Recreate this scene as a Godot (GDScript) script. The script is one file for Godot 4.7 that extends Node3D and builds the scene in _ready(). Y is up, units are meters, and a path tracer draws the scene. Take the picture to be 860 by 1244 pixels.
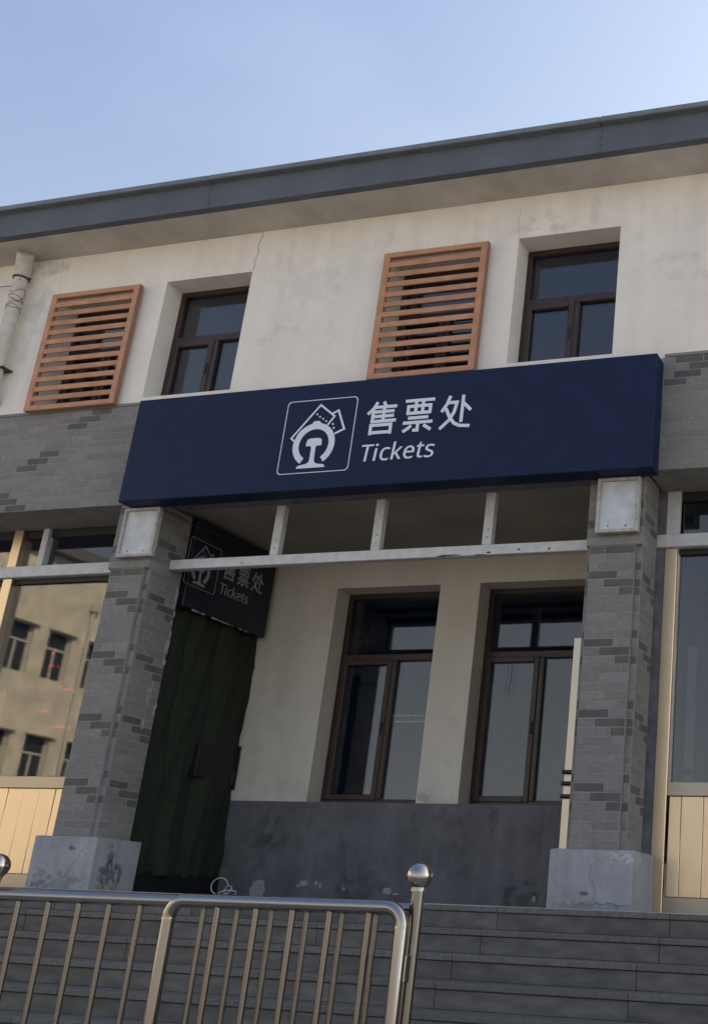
extends Node3D

var M := {}
var cache := {}
var used := {}
var rng := RandomNumberGenerator.new()

# ---------------------------------------------------------------- helpers
func lin(r: float, g: float, b: float) -> Color:
	return Color(r, g, b).linear_to_srgb()

func numbered(called: String) -> String:
	var n: int = used.get(called, 0)
	used[called] = n + 1
	return called if n == 0 else "%s_%03d" % [called, n]

func thing(called: String, label: String, category: String, at := Vector3.ZERO, group := "") -> Node3D:
	var o := Node3D.new()
	o.name = numbered(called)
	add_child(o, true)
	o.position = at
	tag(o, label, category, group)
	return o

func tag(o: Node, label: String, category: String, group := "") -> void:
	o.set_meta("label", label)
	o.set_meta("category", category)
	if group:
		o.set_meta("group", group)

func put(called: String, mesh: Mesh, mat: Material, parent: Node, at := Vector3.ZERO) -> MeshInstance3D:
	var o := MeshInstance3D.new()
	var n: int = 0
	var key := str(parent.get_instance_id()) + called
	n = used.get(key, 0)
	used[key] = n + 1
	o.name = called if n == 0 else "%s_%03d" % [called, n]
	o.mesh = mesh
	o.material_override = mat
	o.position = at
	parent.add_child(o, true)
	return o

func st_new() -> SurfaceTool:
	var st := SurfaceTool.new()
	st.begin(Mesh.PRIMITIVE_TRIANGLES)
	st.set_smooth_group(-1)
	return st

func done(st: SurfaceTool) -> ArrayMesh:
	st.generate_normals()
	return st.commit()

func tri(st: SurfaceTool, a: Vector3, b: Vector3, c: Vector3) -> void:
	st.add_vertex(a)
	st.add_vertex(b)
	st.add_vertex(c)

# a, b, c, d counter-clockwise seen from the front
func quad(st: SurfaceTool, a: Vector3, b: Vector3, c: Vector3, d: Vector3) -> void:
	tri(st, a, c, b)
	tri(st, a, d, c)

func quad_uv(st: SurfaceTool, p: Array, uv: Array) -> void:
	for k in [0, 2, 1, 0, 3, 2]:
		st.set_uv(uv[k])
		st.add_vertex(p[k])

func box(st: SurfaceTool, a: Vector3, b: Vector3, c := 0.0) -> void:
	var lo := Vector3(minf(a.x, b.x), minf(a.y, b.y), minf(a.z, b.z))
	var hi := Vector3(maxf(a.x, b.x), maxf(a.y, b.y), maxf(a.z, b.z))
	c = minf(c, minf(hi.x - lo.x, minf(hi.y - lo.y, hi.z - lo.z)) * 0.45)
	var il := lo + Vector3.ONE * c
	var ih := hi - Vector3.ONE * c
	# six faces
	quad(st, Vector3(il.x, il.y, hi.z), Vector3(ih.x, il.y, hi.z), Vector3(ih.x, ih.y, hi.z), Vector3(il.x, ih.y, hi.z))
	quad(st, Vector3(ih.x, il.y, lo.z), Vector3(il.x, il.y, lo.z), Vector3(il.x, ih.y, lo.z), Vector3(ih.x, ih.y, lo.z))
	quad(st, Vector3(hi.x, il.y, ih.z), Vector3(hi.x, il.y, il.z), Vector3(hi.x, ih.y, il.z), Vector3(hi.x, ih.y, ih.z))
	quad(st, Vector3(lo.x, il.y, il.z), Vector3(lo.x, il.y, ih.z), Vector3(lo.x, ih.y, ih.z), Vector3(lo.x, ih.y, il.z))
	quad(st, Vector3(il.x, hi.y, ih.z), Vector3(ih.x, hi.y, ih.z), Vector3(ih.x, hi.y, il.z), Vector3(il.x, hi.y, il.z))
	quad(st, Vector3(il.x, lo.y, il.z), Vector3(ih.x, lo.y, il.z), Vector3(ih.x, lo.y, ih.z), Vector3(il.x, lo.y, ih.z))
	if c <= 0.0:
		return
	for s in [-1.0, 1.0]:
		for t in [-1.0, 1.0]:
			var X := hi.x if s > 0 else lo.x
			var xi := ih.x if s > 0 else il.x
			var Y := hi.y if t > 0 else lo.y
			var yi := ih.y if t > 0 else il.y
			var Zt := hi.z if t > 0 else lo.z
			var zit := ih.z if t > 0 else il.z
			var Ys := hi.y if s > 0 else lo.y
			var yis := ih.y if s > 0 else il.y
			var flip: bool = s * t > 0
			edge(st, Vector3(X, yi, ih.z), Vector3(X, yi, il.z), Vector3(xi, Y, il.z), Vector3(xi, Y, ih.z), flip)
			edge(st, Vector3(X, il.y, zit), Vector3(X, ih.y, zit), Vector3(xi, ih.y, Zt), Vector3(xi, il.y, Zt), flip)
			edge(st, Vector3(il.x, Ys, zit), Vector3(ih.x, Ys, zit), Vector3(ih.x, yis, Zt), Vector3(il.x, yis, Zt), not flip)
			for w in [-1.0, 1.0]:
				var Z := hi.z if w > 0 else lo.z
				var zi := ih.z if w > 0 else il.z
				if s * t * w > 0:
					tri(st, Vector3(X, yi, zi), Vector3(xi, yi, Z), Vector3(xi, Y, zi))
				else:
					tri(st, Vector3(X, yi, zi), Vector3(xi, Y, zi), Vector3(xi, yi, Z))

func edge(st: SurfaceTool, a: Vector3, b: Vector3, c: Vector3, d: Vector3, flip: bool) -> void:
	if flip:
		quad(st, a, b, c, d)
	else:
		quad(st, d, c, b, a)

func box_mesh(a: Vector3, b: Vector3, c := 0.0) -> ArrayMesh:
	var st := st_new()
	box(st, a, b, c)
	return done(st)

# shared chamfered block centred on its own middle
func block(size: Vector3, c: float) -> ArrayMesh:
	var key := "block%.4f_%.4f_%.4f_%.4f" % [size.x, size.y, size.z, c]
	if not cache.has(key):
		cache[key] = box_mesh(-size / 2, size / 2, c)
	return cache[key]

func tube(st: SurfaceTool, path: Array, r: float, sides := 12, caps := true) -> void:
	st.set_smooth_group(1)
	var rings := []
	var up := Vector3(0, 1, 0)
	var t0: Vector3 = (path[1] - path[0]).normalized()
	if absf(t0.dot(up)) > 0.9:
		up = Vector3(0, 0, 1)
	var nrm := (up - t0 * up.dot(t0)).normalized()
	for i in path.size():
		var t: Vector3
		if i == 0:
			t = t0
		elif i == path.size() - 1:
			t = (path[i] - path[i - 1]).normalized()
		else:
			t = ((path[i + 1] - path[i]).normalized() + (path[i] - path[i - 1]).normalized()).normalized()
		nrm = (nrm - t * nrm.dot(t)).normalized()
		var bi := t.cross(nrm)
		var ring := []
		for k in sides:
			var a := TAU * k / sides
			ring.append(path[i] + (nrm * cos(a) + bi * sin(a)) * r)
		rings.append(ring)
	for i in path.size() - 1:
		for k in sides:
			var k2 := (k + 1) % sides
			quad(st, rings[i][k], rings[i][k2], rings[i + 1][k2], rings[i + 1][k])
	st.set_smooth_group(-1)
	if caps:
		for k in sides:
			var k2 := (k + 1) % sides
			tri(st, path[0], rings[0][k], rings[0][k2])
			tri(st, path[-1], rings[-1][k2], rings[-1][k])

func tube_mesh(path: Array, r: float, sides := 12) -> ArrayMesh:
	var st := st_new()
	tube(st, path, r, sides)
	return done(st)

# flat polygon in the xy plane, thickened towards +z
func plate(st: SurfaceTool, poly: PackedVector2Array, z0: float, z1: float) -> void:
	if Geometry2D.is_polygon_clockwise(poly):
		poly.reverse()
	var idx := Geometry2D.triangulate_polygon(poly)
	for i in range(0, idx.size(), 3):
		var a := poly[idx[i]]
		var b := poly[idx[i + 1]]
		var c := poly[idx[i + 2]]
		if (b - a).cross(c - a) < 0:
			var s := b
			b = c
			c = s
		tri(st, Vector3(a.x, a.y, z1), Vector3(c.x, c.y, z1), Vector3(b.x, b.y, z1))
	for i in poly.size():
		var a := poly[i]
		var b := poly[(i + 1) % poly.size()]
		quad(st, Vector3(a.x, a.y, z0), Vector3(b.x, b.y, z0), Vector3(b.x, b.y, z1), Vector3(a.x, a.y, z1))

# a pen line of width w through 2D points, thickened; each piece lies a hair above the last
func stroke(st: SurfaceTool, pts: Array, w: float, z0: float, z1: float) -> void:
	var line := PackedVector2Array(pts)
	var out := Geometry2D.offset_polyline(line, w / 2, Geometry2D.JOIN_MITER, Geometry2D.END_BUTT)
	for p in out:
		if not Geometry2D.is_polygon_clockwise(p):
			plate(st, p, z0, z1)

# ---------------------------------------------------------------- textures and materials
func noise_tex(freq: float, oct: int, lo: float, hi: float, sd: int, size := 512, as_normal := false, bump := 4.0, kind := FastNoiseLite.TYPE_SIMPLEX_SMOOTH) -> NoiseTexture2D:
	var n := FastNoiseLite.new()
	n.seed = sd
	n.frequency = freq
	n.noise_type = kind
	n.fractal_octaves = oct
	var t := NoiseTexture2D.new()
	t.width = size
	t.height = size
	t.seamless = true
	t.noise = n
	if as_normal:
		t.as_normal_map = true
		t.bump_strength = bump
	else:
		var g := Gradient.new()
		g.set_color(0, Color(lo, lo, lo))
		g.set_color(1, Color(hi, hi, hi))
		t.color_ramp = g
	return t

func mat(color: Color, rough: float, tex: Texture2D = null, scale := 1.0, height: Texture2D = null, hs := 0.0) -> StandardMaterial3D:
	var m := StandardMaterial3D.new()
	m.albedo_color = color
	m.roughness = rough
	if tex or height:
		m.uv1_triplanar = true
		m.uv1_world_triplanar = true
		m.uv1_scale = Vector3.ONE * scale
	if tex:
		m.albedo_texture = tex
	if height:
		m.heightmap_enabled = true
		m.heightmap_texture = height
		m.heightmap_scale = hs
	return m

func metal(color: Color, rough: float, tex: Texture2D = null, scale := Vector3.ONE) -> StandardMaterial3D:
	var m := StandardMaterial3D.new()
	m.albedo_color = color
	m.metallic = 0.95
	m.roughness = rough
	if tex:
		m.uv1_triplanar = true
		m.uv1_world_triplanar = true
		m.uv1_scale = scale
		m.roughness_texture = tex
		m.roughness_texture_channel = BaseMaterial3D.TEXTURE_CHANNEL_RED
	return m

# A computed wall picture: mottling, blotches, cracks and scuffs, all of them marks on the surface itself.
# area is in metres (x, y of lower left corner, width, height); marks: [kind, ...]
func wall_picture(area: Rect2, ppm: float, tint: Color, sd: int, marks: Array, mottle := 0.12) -> ImageTexture:
	var w := int(area.size.x * ppm)
	var h := int(area.size.y * ppm)
	var n := FastNoiseLite.new()
	n.seed = sd
	n.frequency = 0.012
	n.fractal_octaves = 5
	var big := n.get_image(w, h, false, false, false)
	n.frequency = 0.05
	n.fractal_octaves = 4
	n.seed = sd + 5
	var mid := n.get_image(w, h, false, false, false)
	var long := FastNoiseLite.new()
	long.seed = sd + 9
	long.frequency = 0.03
	long.fractal_octaves = 4
	var down := long.get_image(w, maxi(8, h / 14), false, false, false)
	down.resize(w, h, Image.INTERPOLATE_BILINEAR)
	var bd := big.get_data()
	var md := mid.get_data()
	var dd := down.get_data()
	var mul := PackedFloat32Array()
	mul.resize(w * h)
	for i in w * h:
		mul[i] = 1.0 - mottle * 0.5 + mottle * ((bd[i] - 128) / 128.0 * 0.45 + (md[i] - 128) / 128.0 * 0.25 + (dd[i] - 128) / 128.0 * 0.4)
	for k in marks:
		if k[0] == "blot":      # x, y, rx, ry, strength, sharpness
			var cx: float = (k[1] - area.position.x) * ppm
			var cy: float = (area.end.y - k[2]) * ppm
			var rx: float = k[3] * ppm
			var ry: float = k[4] * ppm
			for yy in range(maxi(0, int(cy - ry * 1.6)), mini(h, int(cy + ry * 1.6) + 1)):
				for xx in range(maxi(0, int(cx - rx * 1.6)), mini(w, int(cx + rx * 1.6) + 1)):
					var i := yy * w + xx
					var d := sqrt(pow((xx - cx) / rx, 2) + pow((yy - cy) / ry, 2)) + (md[i] - 128) / 128.0 * 1.1 + (bd[i] - 128) / 128.0 * 0.5
					mul[i] *= 1.0 + k[5] * clampf((1.0 - d) * k[6], 0.0, 1.0)
		elif k[0] == "crack":   # points, width px, strength
			var pts: Array = k[1]
			for s in pts.size() - 1:
				var a := Vector2((pts[s].x - area.position.x) * ppm, (area.end.y - pts[s].y) * ppm)
				var b := Vector2((pts[s + 1].x - area.position.x) * ppm, (area.end.y - pts[s + 1].y) * ppm)
				var steps := int(a.distance_to(b)) + 1
				for q in steps:
					var p := a.lerp(b, float(q) / steps) + Vector2(rng.randf_range(-0.6, 0.6), rng.randf_range(-0.6, 0.6))
					for dx in int(k[2]):
						var xx := int(p.x) + dx
						var yy := int(p.y)
						if xx >= 0 and xx < w and yy >= 0 and yy < h:
							mul[yy * w + xx] *= k[3]
	var bytes := PackedByteArray()
	bytes.resize(w * h * 3)
	var t := tint.srgb_to_linear()
	var lut := PackedByteArray()
	lut.resize(3 * 1024)
	for c in 3:
		for v in 1024:
			var f: float = v / 1023.0 * 1.3 * t[c]
			lut[c * 1024 + v] = int(clampf(255.0 * (1.055 * pow(f, 1 / 2.4) - 0.055 if f > 0.0031 else f * 12.92), 0, 255))
	for i in w * h:
		var v := clampi(int(mul[i] / 1.3 * 1023.0), 0, 1023)
		bytes[i * 3] = lut[v]
		bytes[i * 3 + 1] = lut[1024 + v]
		bytes[i * 3 + 2] = lut[2048 + v]
	return ImageTexture.create_from_image(Image.create_from_data(w, h, false, Image.FORMAT_RGB8, bytes))

func zigzag(a: Vector2, b: Vector2, n: int, amp: float) -> Array:
	var o := []
	for i in n + 1:
		var p := a.lerp(b, float(i) / n)
		if i > 0 and i < n:
			p += Vector2(rng.randf_range(-amp, amp), rng.randf_range(-amp, amp))
		o.append(p)
	return o

func painted(tex: Texture2D, rough: float, fine: Texture2D, hs: float) -> StandardMaterial3D:
	var m := StandardMaterial3D.new()
	m.albedo_texture = tex
	m.roughness = rough
	if fine:
		m.heightmap_enabled = true
		m.heightmap_texture = fine
		m.heightmap_scale = hs
	return m

# a wall face at depth z with openings [x0, x1, y0, y1]; uv runs over area
func pierced(st: SurfaceTool, r: Rect2, holes: Array, z: float, area: Rect2) -> void:
	var xs := [r.position.x, r.end.x]
	var ys := [r.position.y, r.end.y]
	for h in holes:
		for v in [h[0], h[1]]:
			if v > r.position.x and v < r.end.x:
				xs.append(v)
		for v in [h[2], h[3]]:
			if v > r.position.y and v < r.end.y:
				ys.append(v)
	xs.sort()
	ys.sort()
	for i in xs.size() - 1:
		for j in ys.size() - 1:
			if xs[i + 1] - xs[i] < 1e-5 or ys[j + 1] - ys[j] < 1e-5:
				continue
			var cx: float = (xs[i] + xs[i + 1]) / 2
			var cy: float = (ys[j] + ys[j + 1]) / 2
			var open := false
			for h in holes:
				if cx > h[0] and cx < h[1] and cy > h[2] and cy < h[3]:
					open = true
			if open:
				continue
			var p := [Vector3(xs[i], ys[j], z), Vector3(xs[i + 1], ys[j], z), Vector3(xs[i + 1], ys[j + 1], z), Vector3(xs[i], ys[j + 1], z)]
			var uv := []
			for q in p:
				uv.append(Vector2((q.x - area.position.x) / area.size.x, (area.end.y - q.y) / area.size.y))
			quad_uv(st, p, uv)

func reveal(st: SurfaceTool, h: Array, z0: float, z1: float, area: Rect2, bottom := true) -> void:
	# the four inner faces of an opening, from the wall face z0 back to z1
	var a := Vector2(h[0], h[2])
	var b := Vector2(h[1], h[3])
	var U := func(x: float, y: float) -> Vector2: return Vector2((x - area.position.x) / area.size.x, (area.end.y - y) / area.size.y)
	quad_uv(st, [Vector3(a.x, a.y, z0), Vector3(a.x, a.y, z1), Vector3(a.x, b.y, z1), Vector3(a.x, b.y, z0)].map(func(v): return v), [U.call(a.x, a.y), U.call(a.x + 0.2, a.y), U.call(a.x + 0.2, b.y), U.call(a.x, b.y)])
	quad_uv(st, [Vector3(b.x, a.y, z1), Vector3(b.x, a.y, z0), Vector3(b.x, b.y, z0), Vector3(b.x, b.y, z1)], [U.call(b.x, a.y), U.call(b.x + 0.2, a.y), U.call(b.x + 0.2, b.y), U.call(b.x, b.y)])
	quad_uv(st, [Vector3(a.x, b.y, z0), Vector3(a.x, b.y, z1), Vector3(b.x, b.y, z1), Vector3(b.x, b.y, z0)], [U.call(a.x, b.y), U.call(a.x, b.y - 0.1), U.call(b.x, b.y - 0.1), U.call(b.x, b.y)])
	if bottom:
		quad_uv(st, [Vector3(a.x, a.y, z1), Vector3(a.x, a.y, z0), Vector3(b.x, a.y, z0), Vector3(b.x, a.y, z1)], [U.call(a.x, a.y), U.call(a.x, a.y + 0.1), U.call(b.x, a.y + 0.1), U.call(b.x, a.y)])

func make_materials() -> void:
	var fine := noise_tex(0.06, 4, 0.0, 1.0, 3)
	var soft := noise_tex(0.012, 5, 0.72, 1.0, 4)
	var softer := noise_tex(0.008, 5, 0.85, 1.0, 14)
	var grain := noise_tex(0.35, 3, 0.55, 1.0, 5)
	M.fine = fine
	M.soft = soft
	M.mortar = mat(lin(0.275, 0.27, 0.257), 0.95, softer, 0.9)
	M.bricks = []
	for k in 5:
		var b: float = [0.192, 0.222, 0.205, 0.236, 0.212][k]
		M.bricks.append(mat(lin(b * 1.03, b, b * 0.965), 0.85, noise_tex(0.03, 5, 0.9, 1.0, 20 + k, 256), 1.2 + 0.2 * k, fine, 0.06))
	M.dark_bricks = [mat(lin(0.11, 0.106, 0.105), 0.85, softer, 1.0, fine, 0.06), mat(lin(0.122, 0.117, 0.115), 0.85, softer, 1.4, fine, 0.06)]
	M.fascia = mat(lin(0.125, 0.142, 0.172), 0.62, noise_tex(0.008, 4, 0.9, 1.0, 31), 0.4, fine, 0.05)
	M.cap = mat(lin(0.19, 0.22, 0.25), 0.5, softer, 0.7)
	M.fascia.metallic_specular = 0.2
	M.cap.metallic_specular = 0.3
	M.soffit = mat(lin(0.55, 0.525, 0.49), 0.92, noise_tex(0.006, 4, 0.84, 1.0, 33), 0.5, fine, 0.1)
	M.ceiling = mat(lin(0.34, 0.315, 0.27), 0.95, softer, 0.25, fine, 0.1)
	M.inside = mat(lin(0.22, 0.21, 0.2), 0.95, softer, 0.5)
	M.sign = mat(lin(0.0098, 0.019, 0.06), 0.55, noise_tex(0.01, 5, 0.9, 1.0, 35), 0.6)
	M.sign.metallic_specular = 0.3
	M.letter = mat(lin(0.66, 0.69, 0.8), 0.55)
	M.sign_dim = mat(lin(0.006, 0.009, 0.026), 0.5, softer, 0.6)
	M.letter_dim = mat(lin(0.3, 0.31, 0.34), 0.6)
	M.louvre = mat(lin(0.52, 0.26, 0.145), 0.55, softer, 1.3)
	M.louvre_edge = mat(lin(0.24, 0.13, 0.09), 0.6)
	M.frame = mat(lin(0.052, 0.028, 0.024), 0.4, soft, 2.0)
	M.seal = mat(lin(0.012, 0.012, 0.013), 0.6)
	M.glass = StandardMaterial3D.new()
	M.glass.albedo_color = Color(0.0, 0.06, 0.16, 0.24)
	M.glass.transparency = BaseMaterial3D.TRANSPARENCY_ALPHA
	M.glass.roughness = 0.02
	M.glass.metallic_specular = 0.7
	M.steel = metal(Color(0.6, 0.585, 0.565), 0.18, noise_tex(0.05, 4, 0.6, 1.0, 40), Vector3(3, 0.6, 3))
	M.bar_steel = metal(Color(0.47, 0.45, 0.425), 0.26, noise_tex(0.05, 4, 0.6, 1.0, 66), Vector3(3, 0.6, 3))
	M.bright_steel = metal(Color(0.66, 0.64, 0.61), 0.1)
	M.brushed = metal(Color(0.855, 0.765, 0.645), 0.4, noise_tex(0.02, 4, 0.75, 1.0, 41), Vector3(6, 0.5, 6))
	M.brushed_soft = metal(Color(0.7, 0.655, 0.59), 0.5, noise_tex(0.02, 4, 0.8, 1.0, 42), Vector3(0.5, 6, 6))
	M.stile = metal(Color(0.76, 0.715, 0.65), 0.38, noise_tex(0.02, 4, 0.75, 1.0, 71), Vector3(6, 0.5, 6))
	M.louvres = []
	for k in 3:
		var f: float = [1.0, 0.93, 1.06][k]
		M.louvres.append(mat(lin(0.52 * f, 0.26 * f, 0.145 * f), 0.6, noise_tex(0.02, 5, 0.84, 1.0, 80 + k, 256), 0.9))
	M.white_paint = mat(lin(0.62, 0.63, 0.65), 0.5, noise_tex(0.02, 5, 0.9, 1.0, 43), 0.8)
	M.rust = mat(lin(0.16, 0.075, 0.03), 0.9, noise_tex(0.09, 4, 0.5, 1.0, 44, 256), 4.0)
	M.board = mat(lin(0.62, 0.65, 0.68), 0.4, noise_tex(0.012, 5, 0.84, 1.0, 45), 0.8)
	M.board_frame = mat(lin(0.52, 0.51, 0.48), 0.55, noise_tex(0.03, 5, 0.72, 1.0, 46), 1.2)
	M.curtain = mat(lin(0.02, 0.029, 0.017), 0.95, soft, 1.5, noise_tex(0.3, 2, 0.0, 1.0, 47), 0.12)
	M.curtain_alt = mat(lin(0.026, 0.036, 0.02), 0.95, soft, 1.2, noise_tex(0.3, 2, 0.0, 1.0, 47), 0.12)
	M.curtain_dark = mat(lin(0.006, 0.0075, 0.01), 0.6, soft, 1.2)
	M.pipe = mat(lin(0.62, 0.58, 0.53), 0.5, noise_tex(0.02, 5, 0.85, 1.0, 48), 0.8)
	M.wire = mat(lin(0.05, 0.045, 0.04), 0.8)
	M.white_wire = mat(lin(0.8, 0.8, 0.8), 0.6)
	M.flake = mat(lin(0.56, 0.56, 0.54), 0.95, noise_tex(0.05, 4, 0.6, 1.0, 49, 256), 5.0)
	M.grey_paint = mat(lin(0.19, 0.19, 0.215), 0.75, soft, 0.9)
	M.black = mat(lin(0.012, 0.012, 0.012), 0.3)
	var speck := noise_tex(0.45, 2, 0.62, 1.0, 50, 512)
	M.granite = []
	for k in 4:
		var g: float = [0.25, 0.272, 0.23, 0.26][k]
		var m := mat(lin(g, g * 0.945, g * 0.89), 0.8, speck, 2.0, grain, 0.04)
		m.detail_enabled = true
		m.detail_blend_mode = BaseMaterial3D.BLEND_MODE_MUL
		m.detail_albedo = noise_tex(0.016, 5, 0.74, 1.0, 51 + k, 512)
		m.detail_uv_layer = BaseMaterial3D.DETAIL_UV_2
		m.uv2_triplanar = true
		m.uv2_world_triplanar = true
		m.uv2_scale = Vector3(0.45, 1.3, 0.45)
		M.granite.append(m)
	M.nosing = []
	for k in 3:
		var g: float = [0.148, 0.158, 0.14][k]
		M.nosing.append(mat(lin(g, g * 0.955, g * 0.91), 0.7, noise_tex(0.03, 5, 0.78, 1.0, 56 + k, 512), 1.2, grain, 0.03))
	M.edge_glint = mat(lin(0.5, 0.5, 0.5), 0.3, soft, 3.0)  # pale tone paints the sky glint on the top step edge
	M.joint = mat(lin(0.02, 0.019, 0.018), 0.95)
	M.ground = mat(lin(0.4, 0.37, 0.33), 0.9, soft, 0.2)
	M.wing = mat(lin(0.76, 0.73, 0.62), 0.9, noise_tex(0.01, 5, 0.8, 1.0, 60), 0.25, fine, 0.2)
	M.wing_frame = mat(lin(0.5, 0.5, 0.46), 0.5)
	M.dark_glass = mat(lin(0.02, 0.025, 0.03), 0.05)
	M.roof = mat(lin(0.12, 0.12, 0.13), 0.9)
	M.red_led = mat(Color.BLACK, 0.5)
	M.red_led.emission_enabled = true
	M.red_led.emission = Color(1.0, 0.16, 0.12)
	M.red_led.emission_energy_multiplier = 0.5
	M.green_led = mat(Color.BLACK, 0.5)
	M.green_led.emission_enabled = true
	M.green_led.emission = Color(0.6, 0.95, 0.7)
	M.green_led.emission_energy_multiplier = 0.4

# ---------------------------------------------------------------- scene
func _ready() -> void:
	rng.seed = 11
	# camera
	var cam := Camera3D.new()
	cam.projection = Camera3D.PROJECTION_FRUSTUM
	cam.near = 0.1
	cam.far = 900.0
	cam.size = 0.1 * 1244.0 / 1393.148
	cam.frustum_offset = Vector2(0.1 * (430.0 - 830.8) / 1393.148, 0.1 * 0.22 / 1393.148)
	cam.transform = Transform3D(Vector3(0.96428, 0.04007, -0.26183), Vector3(0.05251, 0.93995, 0.33724), Vector3(0.25962, -0.33894, 0.90428), Vector3(5.0546, -0.0715, 8.1041))
	add_child(cam)
	cam.current = true
	# sun
	var to_sun := Vector3(0.8, 0.52, -0.52).normalized()
	var sun := DirectionalLight3D.new()
	sun.name = "sun"
	sun.light_energy = 1.6
	sun.light_color = Color(1.0, 0.9, 0.76)
	sun.light_angular_distance = 0.5
	sun.shadow_enabled = true
	add_child(sun)
	sun.look_at_from_position(to_sun * 50, Vector3.ZERO)
	# sky
	var env := Environment.new()
	env.background_mode = Environment.BG_SKY
	env.tonemap_mode = Environment.TONE_MAPPER_LINEAR
	env.tonemap_exposure = 2.1
	env.sdfgi_enabled = true
	env.ssao_enabled = true
	env.ssil_enabled = true
	env.sky = Sky.new()
	var pano := PanoramaSkyMaterial.new()
	pano.panorama = sky_picture(to_sun)
	env.sky.sky_material = pano
	var we := WorldEnvironment.new()
	we.environment = env
	add_child(we)

	make_materials()
	build_ground()
	build_station()
	build_stairs()
	build_pillars()
	build_bands()
	build_shopfronts()
	build_transom()
	build_signs()
	build_fittings()
	build_barrier()
	build_far()

func sky_picture(to_sun: Vector3) -> ImageTexture:
	var w := 512
	var h := 256
	var im := Image.create(w, h, false, Image.FORMAT_RGBF)
	var n := FastNoiseLite.new()
	n.seed = 8
	n.frequency = 1.6
	n.fractal_octaves = 4
	for y in h:
		var up := (0.5 - (y + 0.5) / h) * PI
		for x in w:
			var az := ((x + 0.5) / w) * TAU
			var d := Vector3(-sin(az) * cos(up), sin(up), cos(az) * cos(up)) * Vector3(-1, 1, -1)
			var e := maxf(0.0, d.y)
			var high := pow(1.0 - e, 2.2)
			var c := Vector3(0.062, 0.121, 0.27).lerp(Vector3(0.5, 0.53, 0.52), high)
			var g := maxf(0.0, d.dot(to_sun))
			var gg := d.dot(to_sun)
			var near := pow(gg * 0.5 + 0.5, 4.5)
			c += Vector3(1.22, 1.24, 1.1) * near * (0.35 + 0.65 * (1.0 - e))
			c += Vector3(0.5, 0.42, 0.3) * pow(g, 8.0)
			var haze := n.get_noise_3d(d.x * 1.5, d.y * 4.0, d.z * 1.5)
			c += Vector3(0.03, 0.03, 0.027) * clampf(haze * 1.6, 0.0, 1.0)
			if d.y < 0:
				c = Vector3(0.16, 0.15, 0.14)
			im.set_pixel(x, y, Color(c.x, c.y, c.z))
	return ImageTexture.create_from_image(im)

func build_ground() -> void:
	var st := st_new()
	quad(st, Vector3(-400, -1.2, 400), Vector3(400, -1.2, 400), Vector3(400, -1.2, -400), Vector3(-400, -1.2, -400))
	var g := put("ground", done(st), M.ground, self)
	g.set_meta("kind", "structure")

func make_window(parent: Node, x0: float, x1: float, y0: float, y1: float, z: float, ty: float, fw := 0.05) -> void:
	# brown window: fixed light above, an opening sash at the left below and a fixed pane at the right
	var w := Node3D.new()
	var n: int = used.get("win", 0)
	used["win"] = n + 1
	w.name = "window" if n == 0 else "window_%03d" % n
	parent.add_child(w, true)
	var mx := x0 + (x1 - x0) * 0.535
	var d := 0.05
	var st := st_new()
	box(st, Vector3(x0, y0, z - d), Vector3(x0 + fw, y1, z), 0.004)
	box(st, Vector3(x1 - fw, y0, z - d), Vector3(x1, y1, z), 0.004)
	box(st, Vector3(x0 + fw, y0, z - d), Vector3(x1 - fw, y0 + fw, z), 0.004)
	box(st, Vector3(x0 + fw, y1 - fw, z - d), Vector3(x1 - fw, y1, z), 0.004)
	put("frame", done(st), M.frame, w)
	put("transom", box_mesh(Vector3(x0 + fw, ty - 0.035, z - d), Vector3(x1 - fw, ty + 0.035, z + 0.004), 0.005), M.frame, w)
	put("mullion", box_mesh(Vector3(mx - 0.03, y0 + fw, z - d), Vector3(mx + 0.03, ty - 0.035, z + 0.002), 0.005), M.frame, w)
	# sash of the opening light, standing a little proud
	st = st_new()
	var s0 := x0 + fw - 0.012
	var s1 := mx - 0.018
	var t0 := y0 + fw - 0.012
	var t1 := ty - 0.022
	var sw := 0.055
	box(st, Vector3(s0, t0, z - 0.03), Vector3(s0 + sw, t1, z + 0.016), 0.006)
	box(st, Vector3(s1 - sw, t0, z - 0.03), Vector3(s1, t1, z + 0.016), 0.006)
	box(st, Vector3(s0 + sw, t0, z - 0.03), Vector3(s1 - sw, t0 + sw, z + 0.016), 0.006)
	box(st, Vector3(s0 + sw, t1 - sw, z - 0.03), Vector3(s1 - sw, t1, z + 0.016), 0.006)
	put("sash", done(st), M.frame, w)
	pane(w, x0 + fw, x1 - fw, ty + 0.035, y1 - fw, z - 0.035)
	pane(w, s0 + sw, s1 - sw, t0 + sw, t1 - sw, z - 0.02)
	pane(w, mx + 0.03, x1 - fw, y0 + fw, ty - 0.035, z - 0.035)
	put("handle", box_mesh(Vector3(s1 - 0.035, (t0 + t1) / 2 - 0.06, z + 0.016), Vector3(s1 - 0.015, (t0 + t1) / 2 + 0.06, z + 0.03), 0.004), M.seal, w)

func pane(parent: Node, x0: float, x1: float, y0: float, y1: float, z: float) -> void:
	var st := st_new()
	box(st, Vector3(x0, y0, z - 0.004), Vector3(x1, y1, z))
	box(st, Vector3(x0, y0, z - 0.018), Vector3(x1, y1, z - 0.014))
	put("pane", done(st), M.glass, parent)

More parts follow.
